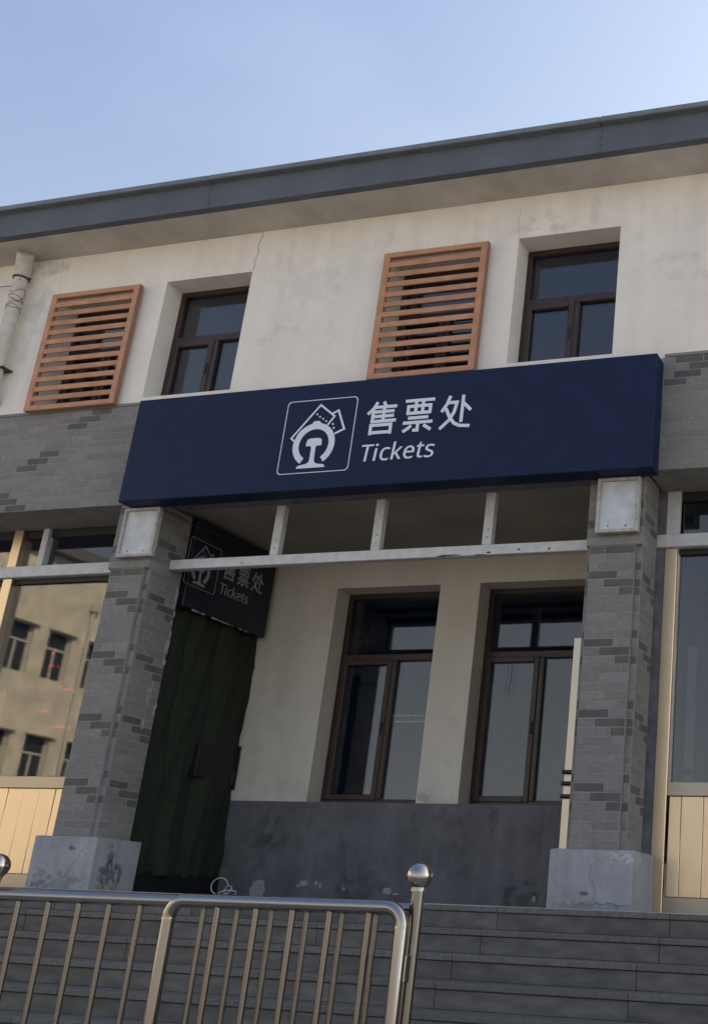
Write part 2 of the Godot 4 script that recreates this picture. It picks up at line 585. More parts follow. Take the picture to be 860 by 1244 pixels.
func build_station() -> void:
	var b := thing("station_building", "two storey cream plastered station building with grey eave and recessed entrance", "building")
	# upper front wall, z = 0
	var area := Rect2(-8, 4.3, 16, 1.85)
	var holes := [[-3.88, -2.94, 4.42, 5.58], [-2.647, -1.684, 4.42, 5.675], [-0.17, 0.77, 4.42, 5.58], [1.077, 2.0385, 4.42, 5.675]]
	var marks := [
		["crack", zigzag(Vector2(-1.655, 6.11), Vector2(-1.69, 5.68), 8, 0.012), 2, 0.62],
		["crack", zigzag(Vector2(-4.0, 6.1), Vector2(-3.95, 5.7), 6, 0.008), 1, 0.75],
		["crack", zigzag(Vector2(1.06, 5.98), Vector2(1.075, 5.68), 5, 0.006), 1, 0.75],
		["crack", zigzag(Vector2(-4.0, 5.35), Vector2(-3.7, 4.95), 5, 0.004), 1, 0.8],
		["crack", zigzag(Vector2(0.45, 5.72), Vector2(0.46, 5.62), 2, 0.002), 1, 0.8],
		["blot", 1.16, 5.79, 0.13, 0.08, -0.130, 2.2], ["blot", 1.36, 5.88, 0.09, 0.13, -0.111, 2.2], ["blot", 1.42, 5.77, 0.12, 0.06, -0.130, 2.2],
		["blot", 1.77, 5.93, 0.05, 0.17, -0.085, 2.2], ["blot", 1.2, 5.72, 0.12, 0.03, 0.091, 2.2],
		["blot", -1.05, 5.45, 0.3, 0.22, -0.039, 2.2], ["blot", -1.2, 5.0, 0.16, 0.04, -0.078, 2.2], ["blot", -1.45, 4.9, 0.08, 0.05, -0.091, 2.2], ["blot", -1.55, 4.85, 0.12, 0.13, 0.046, 2.2],
		["blot", -0.7, 5.0, 0.05, 0.35, -0.039, 2.0], ["blot", 2.62, 5.3, 0.22, 0.05, -0.065, 2.2], ["blot", 2.5, 5.13, 0.12, 0.06, -0.078, 2.2], ["blot", 2.8, 5.1, 0.1, 0.05, -0.065, 2.2],
		["blot", -4.18, 5.4, 0.12, 0.6, -0.085, 1.4], ["blot", -4.12, 6.08, 0.16, 0.2, -0.143, 1.6], ["blot", -2.8, 4.5, 0.2, 0.2, 0.033, 2.2], ["blot", -4.1, 5.75, 0.1, 0.25, -0.091, 1.6],
	]
	for k in 26:
		marks.append(["blot", rng.randf_range(-4.3, 2.9), rng.randf_range(5.75, 6.1), rng.randf_range(0.012, 0.05), rng.randf_range(0.15, 0.5), rng.randf_range(-0.07, -0.02), 1.0])
	for k in 16:
		marks.append(["blot", rng.randf_range(-4.3, 2.9), rng.randf_range(4.45, 5.6), rng.randf_range(0.03, 0.12), rng.randf_range(0.02, 0.1), rng.randf_range(-0.06, 0.05), 2.0])
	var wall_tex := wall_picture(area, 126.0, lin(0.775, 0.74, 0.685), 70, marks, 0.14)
	M.upper = painted(wall_tex, 0.92, null, 0.0)
	var st := st_new()
	pierced(st, Rect2(-8, 4.3, 16, 1.85), holes, 0.0, area)
	for h in holes:
		reveal(st, h, 0.0, -0.28, area)
	put("upper_wall", done(st), M.upper, b)
	# thickness and shell of the building
	st = st_new()
	pierced(st, Rect2(-14, 3.6, 28, 2.6), holes, -0.285, area)
	box(st, Vector3(-14, 4.3, -0.28), Vector3(-8, 6.15, 0.0))
	box(st, Vector3(8, 4.3, -0.28), Vector3(14, 6.15, 0.0))
	box(st, Vector3(-14, -1.2, -9.2), Vector3(14, 6.4, -9.0))
	box(st, Vector3(-14.2, -1.2, -9.2), Vector3(-14, 6.4, 0.0))
	box(st, Vector3(14, -1.2, -9.2), Vector3(14.2, 6.4, 0.0))
	put("outer_walls", done(st), M.soffit, b)
	put("floor_slab", box_mesh(Vector3(-14, 3.52, -9.0), Vector3(14, 4.0, -0.3)), M.inside, b)
	put("room_floor", box_mesh(Vector3(-14, -0.3, -9.0), Vector3(14, -0.012, -2.06)), M.inside, b)
	# roof and eave
	put("roof", box_mesh(Vector3(-14.4, 6.16, -9.4), Vector3(14.4, 6.44, 0.345)), M.roof, b)
	st = st_new()
	quad(st, Vector3(-14.2, 6.11, -0.02), Vector3(14.2, 6.11, -0.02), Vector3(14.2, 6.143, 0.345), Vector3(-14.2, 6.143, 0.345))
	quad(st, Vector3(-14.2, 6.158, 0.345), Vector3(14.2, 6.158, 0.345), Vector3(14.2, 6.158, -0.02), Vector3(-14.2, 6.158, -0.02))
	quad(st, Vector3(-14.2, 6.143, 0.345), Vector3(14.2, 6.143, 0.345), Vector3(14.2, 6.158, 0.345), Vector3(-14.2, 6.158, 0.345))
	put("soffit", done(st), M.soffit, b)
	var eave := Node3D.new()
	eave.name = "eave_fascia"
	b.add_child(eave)
	var fx := -14.2
	for joint in [-6.4, -1.98, 1.96, 6.6, 14.2]:
		st = st_new()
		var prof := [Vector2(0.34, 6.146), Vector2(0.42, 6.148), Vector2(0.42, 6.418), Vector2(0.352, 6.418), Vector2(0.352, 6.3)]
		for i in prof.size():
			var p: Vector2 = prof[i]
			var q: Vector2 = prof[(i + 1) % prof.size()]
			quad(st, Vector3(fx, p.y, p.x), Vector3(joint - 0.003, p.y, p.x), Vector3(joint - 0.003, q.y, q.x), Vector3(fx, q.y, q.x))
		put("fascia_panel", done(st), M.fascia, eave)
		put("eave_cap", box_mesh(Vector3(fx, 6.42, 0.3), Vector3(joint - 0.002, 6.474, 0.492), 0.008), M.cap, eave)
		fx = joint
	for sp in [[-1.98, 6.36], [-1.985, 6.28], [-1.975, 6.2], [1.962, 6.37], [1.955, 6.3], [1.965, 6.22]]:
		put("rivet", block(Vector3(0.012, 0.012, 0.004), 0.001), M.seal, eave, Vector3(sp[0], sp[1], 0.424))
	for sp in [-1.98, 1.96]:
		put("joint_cover", box_mesh(Vector3(sp - 0.03, 6.17, 0.42), Vector3(sp + 0.004, 6.4, 0.4225), 0.001), M.fascia, eave)
	# windows upstairs
	make_window(b, -3.88, -2.94, 4.42, 5.58, -0.222, 5.1)
	make_window(b, -2.647, -1.684, 4.42, 5.675, -0.222, 5.128)
	make_window(b, -0.17, 0.77, 4.42, 5.58, -0.222, 5.1)
	make_window(b, 1.077, 2.0385, 4.42, 5.675, -0.222, 5.128)
	# entrance recess: rear wall at z = -2.184
	var ra := Rect2(-2.7, 0.0, 5.4, 3.6)
	var rh := [[-1.418, -0.266, 0.899, 3.016], [0.1625, 1.315, 0.899, 3.016]]
	var rmarks := [
		["crack", zigzag(Vector2(-2.026, 2.433), Vector2(-1.689, 2.616), 6, 0.015), 1, 0.8], ["blot", -0.004, 1.297, 0.06, 0.04, -0.14, 2.2], ["blot", -0.1, 0.96, 0.2, 0.07, -0.1, 2.2],
		["blot", -0.197, 0.96, 0.05, 0.04, -0.2, 2.2], ["blot", -1.929, 2.115, 0.2, 0.5, -0.05, 2.0], ["blot", -1.641, 1.008, 0.3, 0.12, -0.07, 2.2], ["blot", 0.015, 1.682, 0.05, 0.12, -0.06, 2.2], ["blot", -2.074, 1.153, 0.1, 0.5, -0.08, 1.6],
	]
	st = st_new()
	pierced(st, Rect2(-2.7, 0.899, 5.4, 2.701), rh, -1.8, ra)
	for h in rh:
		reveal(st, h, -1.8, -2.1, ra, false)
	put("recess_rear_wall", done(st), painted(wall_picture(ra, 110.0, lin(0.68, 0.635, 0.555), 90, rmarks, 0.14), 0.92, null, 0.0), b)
	var da := Rect2(-2.7, -0.05, 5.4, 0.97)
	var dm := []
	for k in 26:
		dm.append(["blot", rng.randf_range(-2.4, 2.2), rng.randf_range(0.0, 0.9), rng.randf_range(0.03, 0.3), rng.randf_range(0.03, 0.22), rng.randf_range(-0.3, 0.14), rng.randf_range(0.7, 1.8)])
	for k in 9:
		var x := rng.randf_range(-1.8, 1.7)
		dm.append(["blot", x, 0.75, rng.randf_range(0.015, 0.05), rng.randf_range(0.12, 0.3), -0.22, 1.5])
	dm.append(["blot", 0.88, 0.12, 0.2, 0.08, -0.3, 1.5])
	dm.append(["blot", -1.85, 0.5, 0.12, 0.35, -0.3, 1.2])
	dm.append(["crack", zigzag(Vector2(-1.0, 0.62), Vector2(-0.85, 0.1), 9, 0.02), 1, 0.6])
	st = st_new()
	pierced(st, Rect2(-2.7, -0.05, 5.4, 0.949), [], -1.797, da)
	quad_uv(st, [Vector3(-2.7, 0.899, -1.797), Vector3(2.7, 0.899, -1.797), Vector3(2.7, 0.899, -2.1), Vector3(-2.7, 0.899, -2.1)], [Vector2(0, 0.02), Vector2(1, 0.02), Vector2(1, 0.1), Vector2(0, 0.1)])
	put("grey_dado", done(st), painted(wall_picture(da, 130.0, lin(0.16, 0.16, 0.175), 93, dm, 0.4), 0.72, null, 0.0), b)
	make_window(b, -1.418, -0.266, 0.901, 3.016, -2.03, 2.343, 0.053)
	make_window(b, 0.1625, 1.315, 0.901, 3.016, -2.03, 2.343, 0.053)
	var hang := st_new()
	tube(hang, [Vector3(0.448, 2.24, -2.014), Vector3(0.444, 2.115, -2.012), Vector3(0.429, 1.961, -2.013)], 0.0022, 5)
	tube(hang, [Vector3(0.487, 2.24, -2.014), Vector3(0.485, 2.067, -2.012), Vector3(0.477, 1.952, -2.013)], 0.0018, 5)
	put("hanging_wire", done(hang), M.wire, b)
	# flakes where the paint has come off the dado
	for f in [[-1.804, 0.094, 0.09, 0.1], [-1.316, 0.156, 0.05, 0.028], [-1.188, 0.161, 0.018, 0.02], [-1.14, 0.142, 0.012, 0.03], [-0.89, 0.122, 0.013, 0.013], [-0.447, 0.118, 0.05, 0.03], [-0.36, 0.094, 0.03, 0.012], [0.988, 0.094, 0.018, 0.035], [-1.371, 0.132, 0.02, 0.018]]:
		st = st_new()
		var poly := PackedVector2Array()
		var nn := 16
		for k in nn:
			var a := TAU * k / nn
			var rr := rng.randf_range(0.65, 1.15)
			poly.append(Vector2(f[0] + cos(a) * f[2] * rr, f[1] + sin(a) * f[3] * rr))
		plate(st, poly, -1.798, -1.7935)
		put("bare_plaster_patch", done(st), M.flake, b)
	# side walls, back of the recess, ceiling, lintel
	st = st_new()
	box(st, Vector3(-2.6, 0, -2.2), Vector3(-2.29, 3.6, -0.46))
	put("recess_left_wall", done(st), M.soffit, b)
	put("recess_right_wall", box_mesh(Vector3(2.42, 0, -2.2), Vector3(2.56, 3.6, -0.5)), M.soffit, b)
	st = st_new()
	for x in [[-2.7, -1.418], [-0.266, 0.1625], [1.315, 2.5]]:
		box(st, Vector3(x[0], -0.2, -2.16), Vector3(x[1], 3.6, -2.1))
	for h in rh:
		box(st, Vector3(h[0], -0.2, -2.16), Vector3(h[1], 0.89, -2.1))
		box(st, Vector3(h[0], 3.016, -2.16), Vector3(h[1], 3.6, -2.1))
	put("recess_wall_back", done(st), M.inside, b)
	put("recess_ceiling", box_mesh(Vector3(-2.7, 3.385, -2.15), Vector3(2.5, 3.515, -0.24)), M.ceiling, b)
	put("lintel", box_mesh(Vector3(-2.165, 3.333, -0.24), Vector3(1.926, 3.62, 0.0), 0.006), M.grey_paint, b)
	# walls beyond the glazed bays
	st = st_new()
	box(st, Vector3(-14, -1.2, -0.3), Vector3(-6.9, 4.3, 0.0))
	box(st, Vector3(6.4, -1.2, -0.3), Vector3(14, 4.3, 0.0))
	put("end_walls", done(st), M.mortar, b)

func build_stairs() -> void:
	var s := Node3D.new()
	s.name = "stairs"
	add_child(s)
	s.set_meta("kind", "structure")
	var x0 := -7.0
	var x1 := 8.5
	# porch floor
	var fl := Node3D.new()
	fl.name = "porch_floor"
	add_child(fl)
	fl.set_meta("kind", "structure")
	put("floor_base", box_mesh(Vector3(x0, -1.2, -2.5), Vector3(x1, -0.04, 0.36)), M.joint, fl)
	for i in 9:
		for j in 3:
			var xa := x0 + 1.722 * i
			put("floor_slab", box_mesh(Vector3(xa, -0.038, -2.45 + 0.9 * j), Vector3(xa + 1.718, 0.0, -2.45 + 0.9 * j + (0.896 if j < 2 else 0.76))), M.nosing[(i + j) % 3], fl)
	for k in 8:
		var z := 0.435 + 0.288 * k
		var y := -0.15 * k
		put("step_core", box_mesh(Vector3(x0, -1.2, z - 0.3), Vector3(x1, y - 0.039, z - 0.05)), M.joint, s)
		var x := 1.65 - 1.22 * 7 + (0.03 * sin(k * 2.3))
		var i := 0
		while x < x1:
			var xa := maxf(x, x0)
			var xb := minf(x + 1.217, x1)
			if xb > xa:
				var jit := rng.randf_range(-0.0025, 0.0025)
				put("tread_slab", box_mesh(Vector3(xa, y - 0.038, z - (0.305 if k > 0 else 0.12)), Vector3(xb, y + jit * 0.3, z + jit), 0.0035), M.nosing[rng.randi() % 3], s)
				put("riser_slab", box_mesh(Vector3(xa, y - 0.15, z - 0.052), Vector3(xb, y - 0.0415, z - 0.013 + jit), 0.003), M.granite[rng.randi() % 4], s)
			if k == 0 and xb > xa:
				put("edge_strip", box_mesh(Vector3(xa, -0.0025, z - 0.03), Vector3(xb, 0.0035, z - 0.004), 0.0015), M.edge_glint, s)  # added strip; the bevel's sky highlight is put into its pale colour
			x += 1.22
			i += 1

# one face of bricks: rows along y, running along direction u from origin o, facing n
func brick_face(parent: Node, o: Vector3, u: Vector3, n: Vector3, length: float, rows: int, pitch: float, dark: Dictionary, shift: float, first_row := 0) -> void:
	var L := 0.24
	var jnt := 0.0065
	var basis := Basis(u, Vector3.UP, n)
	for r in rows:
		var cuts := [0.0]
		var special: Array = dark.get(r + first_row, [])
		if special.size() > 0:
			for s in special:
				for c in s:
					if c > 0.02 and c < length - 0.02:
						cuts.append(c)
			cuts.append(length)
			cuts.sort()
			var extra := []
			for i in cuts.size() - 1:
				var gap: float = cuts[i + 1] - cuts[i]
				if gap > 0.27:
					var m := int(ceil(gap / 0.245))
					for q in range(1, m):
						extra.append(cuts[i] + gap * q / m)
			cuts.append_array(extra)
		else:
			var p := fposmod(shift + (0.12 if (r + first_row) % 2 == 0 else 0.0) + 0.035 * sin((r + first_row) * 1.7), L)
			while p < length - 0.03:
				if p > 0.03:
					cuts.append(p)
				p += L
			cuts.append(length)
		cuts.sort()
		for i in cuts.size() - 1:
			var a: float = cuts[i]
			var b: float = cuts[i + 1]
			if b - a < 0.015:
				continue
			var mid := (a + b) / 2
			var is_dark := false
			for s in special:
				if mid > s[0] and mid < s[1]:
					is_dark = true
			var w := snappedf(b - a - jnt, 0.005)
			var mesh := block(Vector3(w, pitch - jnt, 0.012), 0.0025)
			var m: Material = M.dark_bricks[rng.randi() % 2] if is_dark else M.bricks[rng.randi() % 5]
			var piece := put("brick", mesh, m, parent)
			piece.transform = Transform3D(basis, o + u * mid + Vector3.UP * ((r + 0.5) * pitch) + n * (-0.0082 + rng.randf_range(-0.0005, 0.0005)))

func build_pillars() -> void:
	var info := [[-2.61, -2.169, "left", "grey brick pillar left of the entrance, beside the green curtain, on a cracked grey base"], [1.93, 2.395, "right", "grey brick pillar right of the entrance, beside the bare metal post, on a cracked grey base"]]
	var pitch := 0.0678
	for q in 2:
		var x0: float = info[q][0]
		var x1: float = info[q][1]
		var p := thing("brick_pillar", info[q][3], "pillar", Vector3(0, 0, 0), "brick pillars flanking the entrance")
		var top := 3.33
		var st := st_new()
		var dz: float = -0.44 if q == 0 else -0.4
		var yc := 0.415 + pitch * 34.0
		box(st, Vector3(x0 + 0.035, 0.41, -0.03), Vector3(x1 - 0.055, yc, -0.004))
		box(st, Vector3(x0 + 0.003, 0.41, dz + 0.01), Vector3(x1 - 0.003, yc, -0.034))
		box(st, Vector3(x0 + 0.003, yc, dz + 0.01), Vector3(x1 - 0.003, top, -0.004))
		put("core", done(st), M.mortar, p)
		var fw := x1 - x0 - 0.09
		var sw := -0.034 - dz - 0.01
		# dark bricks step across three courses, every eighth course
		var dk := {}
		var ds := {}
		var dn := {}
		for g in 6:
			var c := 4 + 8 * g
			dk[c] = [[0.26, fw]]
			dk[c + 1] = [[0.13, 0.385]]
			dk[c + 2] = [[0.0, 0.24]]
			ds[c] = [[0.27, 0.39]]
			ds[c + 1] = [[0.15, 0.39]]
			ds[c + 2] = [[0.03, 0.25]]
			dn[c] = [[0.0, 0.1]]
			dn[c + 3] = [[0.0, 0.1]]
			dn[c + 1] = [[0.0, 0.1]] if g % 2 else []
		dk[33] = [[0.0, 0.13], [0.13, fw]]
		var rows := 34
		brick_face(p, Vector3(x0 + 0.035, 0.415, 0), Vector3.RIGHT, Vector3.BACK, fw, rows, pitch, dk, 0.05)
		brick_face(p, Vector3(x1, 0.415, -0.034), Vector3.FORWARD, Vector3.RIGHT, sw, rows, pitch, ds, 0.1)
		brick_face(p, Vector3(x1 - 0.055, 0.415, -0.03), Vector3.RIGHT, Vector3.BACK, 0.053, rows, pitch, dn, 0.2)
		brick_face(p, Vector3(x0 + 0.002, 0.415, -0.03), Vector3.RIGHT, Vector3.BACK, 0.033, rows, pitch, dn, 0.2)
		# collar course under the board, and the courses beside it
		put("collar", box_mesh(Vector3(x0 + 0.004, yc + 0.003, -0.4), Vector3(x1 - 0.004, yc + pitch * 1.05, 0.004), 0.003), M.bricks[3], p)
		var y2 := yc + pitch * 1.1
		brick_face(p, Vector3(x0 + 0.002, y2, 0), Vector3.RIGHT, Vector3.BACK, x1 - x0 - 0.004, 7, 0.0735, {1: [[0.0, 0.1], [0.39, 0.6]], 3: [[0.42, 0.6]], 6: [[0.0, 0.06]]}, 0.08, 0)
		brick_face(p, Vector3(x1, y2, -0.004), Vector3.FORWARD, Vector3.RIGHT, sw + 0.03, 7, 0.0735, {1: [[0.2, 0.38]], 2: [[0.05, 0.29]]}, 0.02, 0)
		# base block
		var bx0 := -2.69 if q == 0 else 1.846
		var bx1 := -2.072 if q == 0 else 2.478
		st = st_new()
		var N := 10
		var fa := Rect2(bx0, 0, bx1 - bx0, 0.42)
		# front with a slightly uneven edge
		var ys := [0.0, 0.41]
		var hy := []
		for i in N + 1:
			hy.append(0.412 + rng.randf_range(-0.006, 0.004))
		for i in N:
			var xa := lerpf(bx0, bx1, float(i) / N)
			var xb := lerpf(bx0, bx1, float(i + 1) / N)
			quad_uv(st, [Vector3(xa, 0.001, 0.05), Vector3(xb, 0.001, 0.05), Vector3(xb, hy[i + 1], 0.05), Vector3(xa, hy[i], 0.05)], [Vector2(0.5 * i / N, 1), Vector2(0.5 * (i + 1) / N, 1), Vector2(0.5 * (i + 1) / N, 0), Vector2(0.5 * i / N, 0)])
			quad_uv(st, [Vector3(xa, hy[i], 0.05), Vector3(xb, hy[i + 1], 0.05), Vector3(xb, 0.42, -0.02), Vector3(xa, 0.42, -0.02)], [Vector2(0.5 * i / N, 0.04), Vector2(0.5 * (i + 1) / N, 0.04), Vector2(0.5 * (i + 1) / N, 0), Vector2(0.5 * i / N, 0)])
		quad_uv(st, [Vector3(bx1, 0.001, 0.05), Vector3(bx1, 0.001, -0.457), Vector3(bx1, 0.41, -0.457), Vector3(bx1, hy[N], 0.05)], [Vector2(0.51, 1), Vector2(1, 1), Vector2(1, 0), Vector2(0.51, 0)])
		quad_uv(st, [Vector3(bx0, 0.001, -0.457), Vector3(bx0, 0.001, 0.05), Vector3(bx0, hy[0], 0.05), Vector3(bx0, 0.41, -0.457)], [Vector2(0, 1), Vector2(0.4, 1), Vector2(0.4, 0), Vector2(0, 0)])
		quad_uv(st, [Vector3(bx0, 0.411, -0.02), Vector3(bx1, 0.411, -0.02), Vector3(bx1, 0.41, -0.457), Vector3(bx0, 0.41, -0.457)], [Vector2(0, 0), Vector2(0.5, 0), Vector2(0.5, 0.2), Vector2(0, 0.2)])
		var pa := Rect2(0, 0, 1.24, 0.42)
		var mk := []
		if q == 0:
			mk = [["crack", zigzag(Vector2(0.5, 0.36), Vector2(0.38, 0.1), 8, 0.02), 2, 0.57], ["crack", zigzag(Vector2(0.38, 0.1), Vector2(0.03, 0.12), 7, 0.02), 1, 0.72], ["crack", zigzag(Vector2(0.36, 0.38), Vector2(0.38, 0.3), 3, 0.01), 3, 0.62], ["crack", zigzag(Vector2(0.1, 0.3), Vector2(0.12, 0.2), 4, 0.01), 1, 0.80],
				["blot", 0.3, 0.05, 0.3, 0.07, -0.25, 2.2], ["blot", 0.86, 0.14, 0.12, 0.1, -0.55, 2.2], ["blot", 0.84, 0.26, 0.05, 0.08, -0.5, 2.2], ["blot", 1.0, 0.17, 0.05, 0.06, -0.5, 2.2], ["blot", 0.9, 0.05, 0.2, 0.05, -0.2, 2.2], ["blot", 0.38, 0.33, 0.04, 0.02, -0.5, 2.2], ["blot", 0.5, 0.3, 0.12, 0.1, 0.16, 2.0], ["blot", 0.12, 0.1, 0.12, 0.1, -0.22, 2.0], ["crack", zigzag(Vector2(0.02, 0.34), Vector2(0.2, 0.3), 6, 0.015), 1, 0.77], ["crack", zigzag(Vector2(0.2, 0.3), Vector2(0.3, 0.4), 5, 0.015), 1, 0.77], ["crack", zigzag(Vector2(0.45, 0.2), Vector2(0.6, 0.08), 6, 0.015), 1, 0.72]]
		else:
			mk = [["crack", zigzag(Vector2(0.28, 0.37), Vector2(0.36, 0.06), 9, 0.02), 2, 0.62], ["crack", zigzag(Vector2(0.36, 0.06), Vector2(0.6, 0.05), 6, 0.012), 3, 0.62], ["crack", zigzag(Vector2(0.36, 0.06), Vector2(0.2, 0.03), 5, 0.015), 2, 0.72], ["crack", zigzag(Vector2(0.18, 0.12), Vector2(0.02, 0.2), 5, 0.02), 1, 0.72], ["crack", zigzag(Vector2(0.18, 0.12), Vector2(0.2, 0.0), 4, 0.02), 1, 0.80], ["crack", zigzag(Vector2(0.05, 0.41), Vector2(0.04, 0.25), 4, 0.01), 1, 0.80],
				["blot", 0.53, 0.38, 0.1, 0.05, 0.45, 2.2], ["blot", 0.7, 0.37, 0.14, 0.06, 0.3, 2.2], ["blot", 0.3, 0.03, 0.3, 0.035, -0.2, 2.2], ["blot", 0.28, 0.12, 0.03, 0.01, -0.6, 2.2], ["blot", 0.8, 0.2, 0.2, 0.2, 0.14, 2.0]]
		put("base", done(st), painted(wall_picture(pa, 300.0, lin(0.34, 0.355, 0.385), 120 + q, mk, 0.3), 0.8, null, 0.0), p)
		# thin shards of old render along the upper edge of the base
		for k in 14:
			var fx := rng.randf_range(bx0 + 0.02, bx1 - 0.02)
			if q == 1:
				fx = rng.randf_range(bx1 - 0.2, bx1 - 0.01)
			put("render_chip", block(Vector3(snappedf(rng.randf_range(0.01, 0.04), 0.01), snappedf(rng.randf_range(0.005, 0.02), 0.005), 0.012), 0.003), M.flake, p, Vector3(fx, 0.405 - rng.randf_range(0.0, 0.07 if q == 1 else 0.01), 0.047)).rotation.z = rng.randf_range(-0.8, 0.8)
	# flaking white strip down the rear edge of the left pillar
	var lp := get_node("brick_pillar")
	for k in 30:
		var y := lerpf(1.35, 2.62, rng.randf())
		if y > 1.75 and y < 1.95:
			y += 0.3
		put("paint_flake", block(Vector3(0.006, snappedf(rng.randf_range(0.02, 0.1), 0.02), snappedf(rng.randf_range(0.008, 0.022), 0.004)), 0.001), M.flake, lp, Vector3(-2.166, y, -0.41 + rng.randf_range(-0.02, 0.02) - 0.0 + (0.1 if y < 1.9 and rng.randf() < 0.7 else 0.0)))

func build_bands() -> void:
	var defs := [[-5.7, -2.452, "grey brick band above the left shopfront under the cream wall, with darker stepped bricks"], [2.508, 4.1, "grey brick band right of the navy sign, darker stepped bricks along its top"]]
	var pitch := 0.0669
	for q in 2:
		var b := thing("brick_band", defs[q][2], "brick band", Vector3.ZERO, "brick bands over the shopfronts")
		var x0: float = defs[q][0]
		var x1: float = defs[q][1]
		var y0 := 3.331
		put("backing", box_mesh(Vector3(-6.9 if q == 0 else x0 - 0.1, y0, -0.5), Vector3(x1 + 0.1 if q == 0 else 6.4, 4.31 + 0.018, 0.012)), M.mortar, b)
		var dark := {}
		var groups := [[14, -3.174, -2.945], [13, -3.306, -3.06], [12, -3.427, -3.19], [8, -3.673, -3.44], [7, -3.797, -3.556], [6, -3.907, -3.665], [2, -4.147, -3.907], [1, -4.04, -3.8], [0, -3.922, -3.682], [10, -4.9, -4.66], [9, -5.03, -4.79]]
		if q == 1:
			groups = [[14, 2.597, 2.837], [14, 2.84, 3.08], [13, 2.717, 2.957], [12, 2.588, 2.825], [11, 2.508, 2.703], [7, 3.2, 3.44], [6, 3.08, 3.32], [5, 2.96, 3.2]]
		for g in groups:
			if not dark.has(g[0]):
				dark[g[0]] = []
			dark[g[0]].append([g[1] - x0, g[2] - x0])
		brick_face(b, Vector3(x0, y0 + 0.002, 0.016), Vector3.RIGHT, Vector3.BACK, x1 - x0, 15, pitch, dark, 0.07)
		# slim capping course
		put("capping_course", box_mesh(Vector3(x0 - (1.2 if q == 0 else 0.0), y0 + 0.002 + pitch * 15, 0.0), Vector3(x1 if q == 0 else 6.4, y0 + 0.0305 + pitch * 15, 0.0155), 0.002), M.bricks[4], b)
	# backing of the band behind the sign belongs to the right-hand band's wall
	put("backing", box_mesh(Vector3(-2.35, 3.626, -0.28), Vector3(2.41, 4.328, 0.011)), M.mortar, get_node("brick_band"))

func shop_post(parent: Node, x0: float, x1: float, y0: float, y1: float, z0: float, z1: float, m: Material, called := "post") -> void:
	put(called, box_mesh(Vector3(x0, y0, z0), Vector3(x1, y1, z1), 0.005), m, parent)

